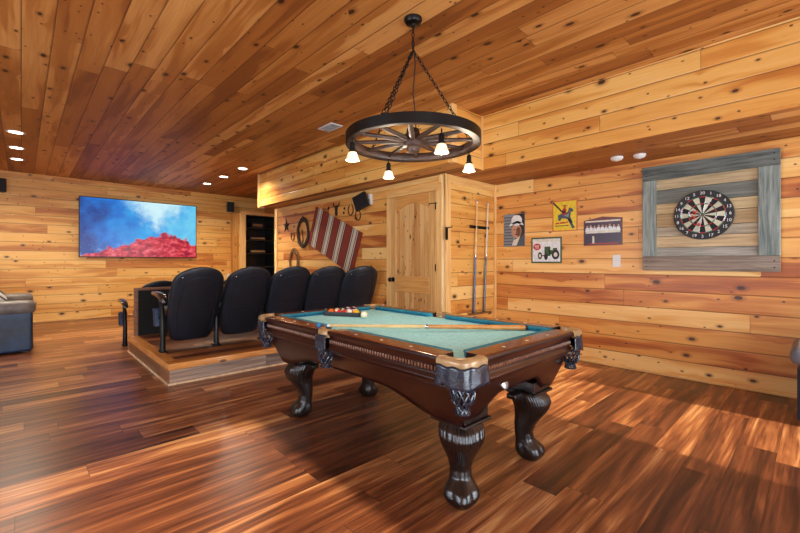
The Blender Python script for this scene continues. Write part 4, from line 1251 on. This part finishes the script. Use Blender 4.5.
# 2: tractor sign
t, a, b = sign('tin_sign', 'green-bordered tin sign with a tractor and a red badge, lowest sign', 2.695, 2.275, 1.205, 1.545)
Bx(-a, -b, 0, a, b, 0.006).build('panel', GRN, t, bevel=0.002)
layer('field', [rect(-a + 0.02, -b + 0.02, a - 0.02, b - 0.02)], WHT, t, 0.0062)
layer('scroll', [[(-a + 0.03, b - 0.06), (a - 0.03, b - 0.06), (a - 0.06, b - 0.025), (-a + 0.06, b - 0.025)]], CRM, t, 0.0072)
layer('badge', [circ(-a * 0.60, b * 0.28, a * 0.26, b * 0.26)], RED, t, 0.0082)
layer('badge_lines', [rect(-a * 0.76, b * 0.30, -a * 0.46, b * 0.38), rect(-a * 0.72, b * 0.16, -a * 0.48, b * 0.23)], CRM, t, 0.0092)
layer('tractor_body', [rect(-a * 0.10, -b * 0.45, a * 0.28, b * 0.28), rect(a * 0.2, -b * 0.35, a * 0.75, 0.0), rect(a * 0.45, 0, a * 0.72, b * 0.16)], GRN, t, 0.0082)
layer('tractor_wheel', [circ(a * 0.62, -b * 0.35, a * 0.24, b * 0.36), circ(a * 0.0, -b * 0.5, a * 0.12, b * 0.26), circ(-a * 0.40, -b * 0.42, a * 0.14, b * 0.28)], INK, t, 0.0092)
layer('wheel_hub', [circ(a * 0.62, -b * 0.35, a * 0.12, b * 0.18), circ(-a * 0.40, -b * 0.42, a * 0.07, b * 0.14)], CRM, t, 0.0102)
layer('axle', [rect(-a * 0.36, -b * 0.45, -a * 0.05, -b * 0.38)], INK, t, 0.0092)
# 3: yellow rider sign
t, a, b = sign('tin_sign', 'yellow tin sign with a rider on a rearing horse, orange border, highest sign', 2.40, 2.075, 1.61, 2.005)
Bx(-a, -b, 0, a, b, 0.006).build('panel', ORG, t, bevel=0.002)
layer('field', [rect(-a + 0.015, -b + 0.015, a - 0.015, b - 0.015)], YEL, t, 0.0062)
layer('horse', [[(-a * 0.5, -b * 0.25), (-a * 0.55, b * 0.05), (-a * 0.2, b * 0.18), (a * 0.25, b * 0.22), (a * 0.35, b * 0.52), (a * 0.62, b * 0.42), (a * 0.70, b * 0.25), (a * 0.48, b * 0.2), (a * 0.45, -b * 0.1), (a * 0.65, -b * 0.45), (a * 0.52, -b * 0.5), (a * 0.22, -b * 0.22), (-a * 0.2, -b * 0.15), (-a * 0.38, -b * 0.35)],
                   [(a * 0.2, -b * 0.2), (a * 0.4, -b * 0.2), (a * 0.8, -b * 0.8), (a * 0.6, -b * 0.85)]], SIL, t, 0.0072)
layer('horse_light', [[(-a * 0.1, b * 0.02), (a * 0.3, b * 0.1), (a * 0.42, b * 0.4), (a * 0.28, -b * 0.1)]], GRY, t, 0.0082)
layer('rider', [circ(-a * 0.02, b * 0.34, a * 0.17, b * 0.17), rect(-a * 0.14, b * 0.05, a * 0.1, b * 0.3)], RED, t, 0.0092)
layer('rider_head', [circ(a * 0.02, b * 0.58, a * 0.11, b * 0.1), rect(-a * 0.2, b * 0.62, a * 0.24, b * 0.68)], ORG, t, 0.0102)
layer('lance', [[(-a * 0.95, b * 0.86), (-a * 0.85, b * 0.92), (-a * 0.1, b * 0.25), (-a * 0.16, b * 0.18)]], INK, t, 0.0102)
layer('red_script', [rect(-a * 0.72, -b * 0.52, -a * 0.42, -b * 0.42), rect(-a * 0.38, -b * 0.50, a * 0.05, -b * 0.40), rect(a * 0.08, -b * 0.47, a * 0.28, -b * 0.38)], RED, t, 0.0072)
layer('black_script', [rect(-a * 0.75, -b * 0.66, a * 0.3, -b * 0.61)], INK, t, 0.0072)
# 4: long table of guests
t, a, b = sign('tin_sign', 'maroon tin sign with pale figures at a long table, nearest the dartboard', 2.0, 1.567, 1.418, 1.752)
m = MB(); m.prism([(-a, -b), (a, -b), (a, b * 0.9), (0, b * 1.05), (-a, b * 0.82)], 0, 0.006); m.build('panel', DRD, t)
layer('field', [rect(-a + 0.012, -b + 0.02, a - 0.012, b * 0.62)], PUR, t, 0.0062)
layer('top_band', [rect(-a + 0.02, b * 0.68, a - 0.02, b * 0.78)], CRM, t, 0.0072)
fg = []; fc_ = []
for k in range(9):
    x = -a * 0.80 + a * 0.2 * k
    hh = 0.04 * math.sin(k * 2.3)
    fg.append([(x - 0.026, -b * 0.02), (x + 0.026, -b * 0.02), (x + 0.016, b * (0.3 + hh)), (x - 0.016, b * (0.3 + hh))])
    fc_.append(circ(x + 0.004 * math.sin(k * 5), b * (0.38 + hh), 0.011, 0.014, 10))
for p_, q_ in zip(fg, fc_):
    fo = layer('figure', [p_], WHT, t, 0.0072)
    layer('face', [q_], SKN, fo, 0.0082)
layer('long_table', [[(-a * 0.9, -b * 0.12), (a * 0.92, -b * 0.12), (a * 0.8, b * 0.06), (-a * 0.82, b * 0.06)]], CRM, t, 0.0092)
layer('foreground_figure', [circ(-a * 0.48, -b * 0.4, 0.012, 0.016), rect(-a * 0.53, -b * 0.85, -a * 0.42, -b * 0.48)], CRM, t, 0.0082)
layer('lower_line', [rect(-a * 0.7, -b * 0.88, a * 0.8, -b * 0.83)], RED, t, 0.0082)

t = thing('light_switch', 'white light switch plate on the pine wall left of the weathered frame', 'switch', pos_e(1.628, 1.232), FACE_W)
Bx(-0.042, -0.07, 0, 0.042, 0.07, 0.006).build('plate', M_white, t, bevel=0.002)
Bx(-0.018, -0.036, 0.006, 0.018, 0.036, 0.011).build('rocker', M_white, t, bevel=0.002)

# ------------------------------------------------------------------ things on the rug wall
def pos_c(y, z): return (XC, y, z)
g = G('red and cream striped weave'); ax = g.xyz()
s_ = g.m('ADD', g.m('DIVIDE', ax['X'], 1.47), 0.5)
Rd, Cr, Br = (132, 42, 24), (212, 202, 182), (84, 34, 26)
f8 = g.m('FRACT', g.m('MULTIPLY', s_, 4.0))
st = g.ramp(f8, [(0.0, Rd), (0.22, Br), (0.29, Cr), (0.35, Br), (0.40, Cr), (0.60, Br), (0.65, Cr), (0.71, Br), (0.78, Rd)], 'CONSTANT')
wv = g.noise(g.co, 220.0, 2.0)
st = g.mix(g.m('MULTIPLY', g.noise(g.co, 25.0, 3.0), 0.35), st, (120, 70, 56))
g.bump(wv, 0.5, 0.003)
M_rug = g.out(st, 0.95)
rug = thing('striped_rug', 'red and cream striped woven rug hung at a slant on the pine wall', 'rug', pos_c(5.776, 1.62), FACE_W)
vy = Vector((6.343 - 4.961, 2.225 - 1.661)); ang_r = -math.atan2(0.545, 1.34)
m = MB(); m.T = Matrix.Rotation(ang_r, 4, 'Z')
nx, ny = 40, 12; rings = []
def rz_(x, y): return 0.010 + 0.005 * math.sin(x * 9) * math.cos(y * 4)
V_ = []; F_ = []
for side_ in (0, 1):
    for i in range(nx + 1):
        for j in range(ny + 1):
            x = -0.735 + 1.47 * i / nx; y = -0.36 + 0.72 * j / ny
            V_.append((x, y, (rz_(x, y) + 0.006) if side_ else 0.002))
def id_(s_, i, j): return s_ * (nx + 1) * (ny + 1) + i * (ny + 1) + j
for i in range(nx):
    for j in range(ny):
        F_.append((id_(1, i, j), id_(1, i + 1, j), id_(1, i + 1, j + 1), id_(1, i, j + 1)))
        F_.append((id_(0, i, j), id_(0, i, j + 1), id_(0, i + 1, j + 1), id_(0, i + 1, j)))
for i in range(nx):
    for j in (0, ny): F_.append((id_(0, i, j), id_(0, i + 1, j), id_(1, i + 1, j), id_(1, i, j)))
for j in range(ny):
    for i in (0, nx): F_.append((id_(0, i, j), id_(0, i, j + 1), id_(1, i, j + 1), id_(1, i, j)))
T_keep = m.T; m.T = None
m.add(V_, F_)
w_ = m.build('weave', M_rug, rug, smooth=True, angle=50)
w_.rotation_euler = (0, 0, ang_r)

M_iron2 = plain('rusty iron', (58, 42, 34), 0.55, 0.5, var=0.3, scale=30, bump=0.3)
def horseshoe(label, y, z, s_=0.07, rot=0.0):
    pts = []
    for i in range(17):
        a = R(-60) - (2 * PI - R(60)) * i / 16 + PI + 0
        a = R(120) + R(300) * i / 16
        pts.append((s_ * 0.8 * math.cos(a), s_ * math.sin(a), 0.008))
    t = thing('horseshoe', label, 'horseshoe', pos_c(y, z), FACE_W, group='horseshoes on the rug wall')
    o = MB().tube(pts, 0.0085, 8, flat=1.0).build('shoe', M_iron2, t, smooth=True); o.rotation_euler = (0, 0, rot)
    n_ = MB(); n_.lathe([(0.004, 0), (0.004, 0.02), (0.007, 0.021), (0.001, 0.024)], (0, s_ * 0.0, 0), 8)
    return t
def wrap(rot): return rot
horseshoe('rusty horseshoe left of the tilted black speaker, upper one', 5.276, 2.069, 0.085)
horseshoe('rusty horseshoe below-left of the tilted black speaker, lower one', 5.08, 1.965, 0.08, 0.2)
horseshoe('small horseshoe left of the rope wreath', 7.19, 1.73, 0.08)
def star(label, y, z, r_):
    poly = []
    for i in range(10):
        a = PI / 2 + i * PI / 5; rr = r_ if i % 2 == 0 else r_ * 0.4
        poly.append((rr * math.cos(a), rr * math.sin(a)))
    m = MB(); V_ = [(x, y_, 0.0) for x, y_ in poly] + [(0, 0, 0.03)]
    m.add(V_, [(i, (i + 1) % 10, 10) for i in range(10)] + [tuple(reversed(range(10)))])
    o = m.build('metal_star', M_iron2, None); o.location = pos_c(y, z); o.rotation_euler = FACE_W.to_euler()
    tag(o, label, 'star')
star('dark metal star on the lit pine wall near the far corner', 7.46, 1.95, 0.155)
star('small dark metal star left of the steer head decoration above the rug', 5.92, 2.16, 0.035)
star('tiny dark metal star between the decoration and the horseshoes, upper', 5.45, 2.11, 0.03)
star('tiny dark metal star between the decoration and the horseshoes, lower', 5.47, 2.04, 0.03)
# wreath of rope coils
t = thing('rope_wreath', 'dark oval wreath of coiled rope hanging left of the striped rug', 'wreath', pos_c(6.77, 1.78), FACE_W)
m = MB()
for q in range(5):
    rr = 0.20 + 0.013 * q
    m.tube([((rr * 0.84 + 0.006 * math.sin(3 * a + q)) * math.cos(a), (rr * 1.12) * math.sin(a), 0.02 + 0.009 * (q % 2) + 0.004 * math.sin(5 * a)) for a in [2 * PI * j / 40 for j in range(40)]], 0.014, 8, closed=True)
m.build('coil', plain('dark rope', (64, 46, 34), 0.85, var=0.3, scale=60, bump=0.8), t, smooth=True)
MB().tube([(-0.03, 0.24, 0.02), (0, 0.31, 0.025), (0.03, 0.24, 0.02)], 0.012, 8).build('hanging_loop', M_iron2, t, smooth=True)
MB().tube([(-0.02, 0.05, 0.03), (0.0, -0.05, 0.03), (0.02, -0.14, 0.03), (0, -0.2, 0.03)], 0.012, 8).build('strap', M_iron2, t, smooth=True)
t = thing('lasso', 'tan coiled lasso rope low on the pine wall above the seats', 'rope', pos_c(7.12, 1.22), FACE_W)
m = MB()
for q in range(4):
    rr = 0.13 + 0.018 * q
    m.tube([(rr * math.cos(a) + 0.012 * q - 0.02, rr * 1.35 * math.sin(a) * (1 + 0.1 * math.sin(a)), 0.014 + 0.01 * (q % 2)) for a in [2 * PI * j / 36 for j in range(36)]], 0.0095, 7, closed=True)
m.build('coil', plain('tan rope', (140, 96, 56), 0.85, var=0.3, scale=60, bump=0.8), t, smooth=True)
# branding-iron style decoration
t = thing('iron_decoration', 'dark iron steer head decoration above the striped rug', 'decoration', pos_c(5.68, 2.145), FACE_W)
m = MB()
m.tube([(-0.09, 0.10, 0.012), (-0.08, 0.04, 0.012), (-0.035, 0.02, 0.012), (0, 0.03, 0.012), (0.035, 0.02, 0.012), (0.08, 0.04, 0.012), (0.09, 0.10, 0.012)], [0.004, 0.010, 0.014, 0.014, 0.014, 0.010, 0.004], 8)
m.build('horns', M_iron2, t, smooth=True)
m = MB(); m.prism([(-0.04, 0.03), (-0.025, -0.06), (-0.03, -0.12), (0, -0.14), (0.03, -0.12), (0.025, -0.06), (0.04, 0.03)], 0.001, 0.022)
m.build('head', M_iron2, t, bevel=0.004)
# tilted black box on a white bracket
t = thing('tilted_speaker', 'black speaker tilted on a white wall bracket left of the pine door', 'speaker', pos_c(4.84, 2.14), FACE_W)
Bx(0.06, -0.04, 0, 0.12, 0.12, 0.05).build('bracket', M_white, t, bevel=0.004)
m = MB(); m.T = Matrix.Translation((0, 0, 0.12)) @ Matrix.Rotation(R(25), 4, 'Z') @ Matrix.Rotation(R(20), 4, 'Y')
m.box(-0.12, -0.12, 0.0, 0.12, 0.12, 0.05)
m.build('cabinet', M_black, t, bevel=0.008)
m = MB(); m.T = Matrix.Translation((0, 0, 0.12)) @ Matrix.Rotation(R(25), 4, 'Z') @ Matrix.Rotation(R(20), 4, 'Y')
m.box(-0.10, -0.10, 0.0505, 0.10, 0.10, 0.056)
m.build('grille', M_gear, t, bevel=0.003)
MB().tube([(0.09, 0.03, 0.05), (0.04, 0.02, 0.08)], 0.014).build('swivel_arm', M_black, t)
t = thing('wall_outlet', 'white outlet plate low on the pine wall right of the television', 'outlet', (4.0, YN, 0.85), FACE_S)
Bx(-0.035, -0.06, 0, 0.035, 0.06, 0.006).build('plate', M_white, t, bevel=0.002)

bpy.context.view_layer.update()
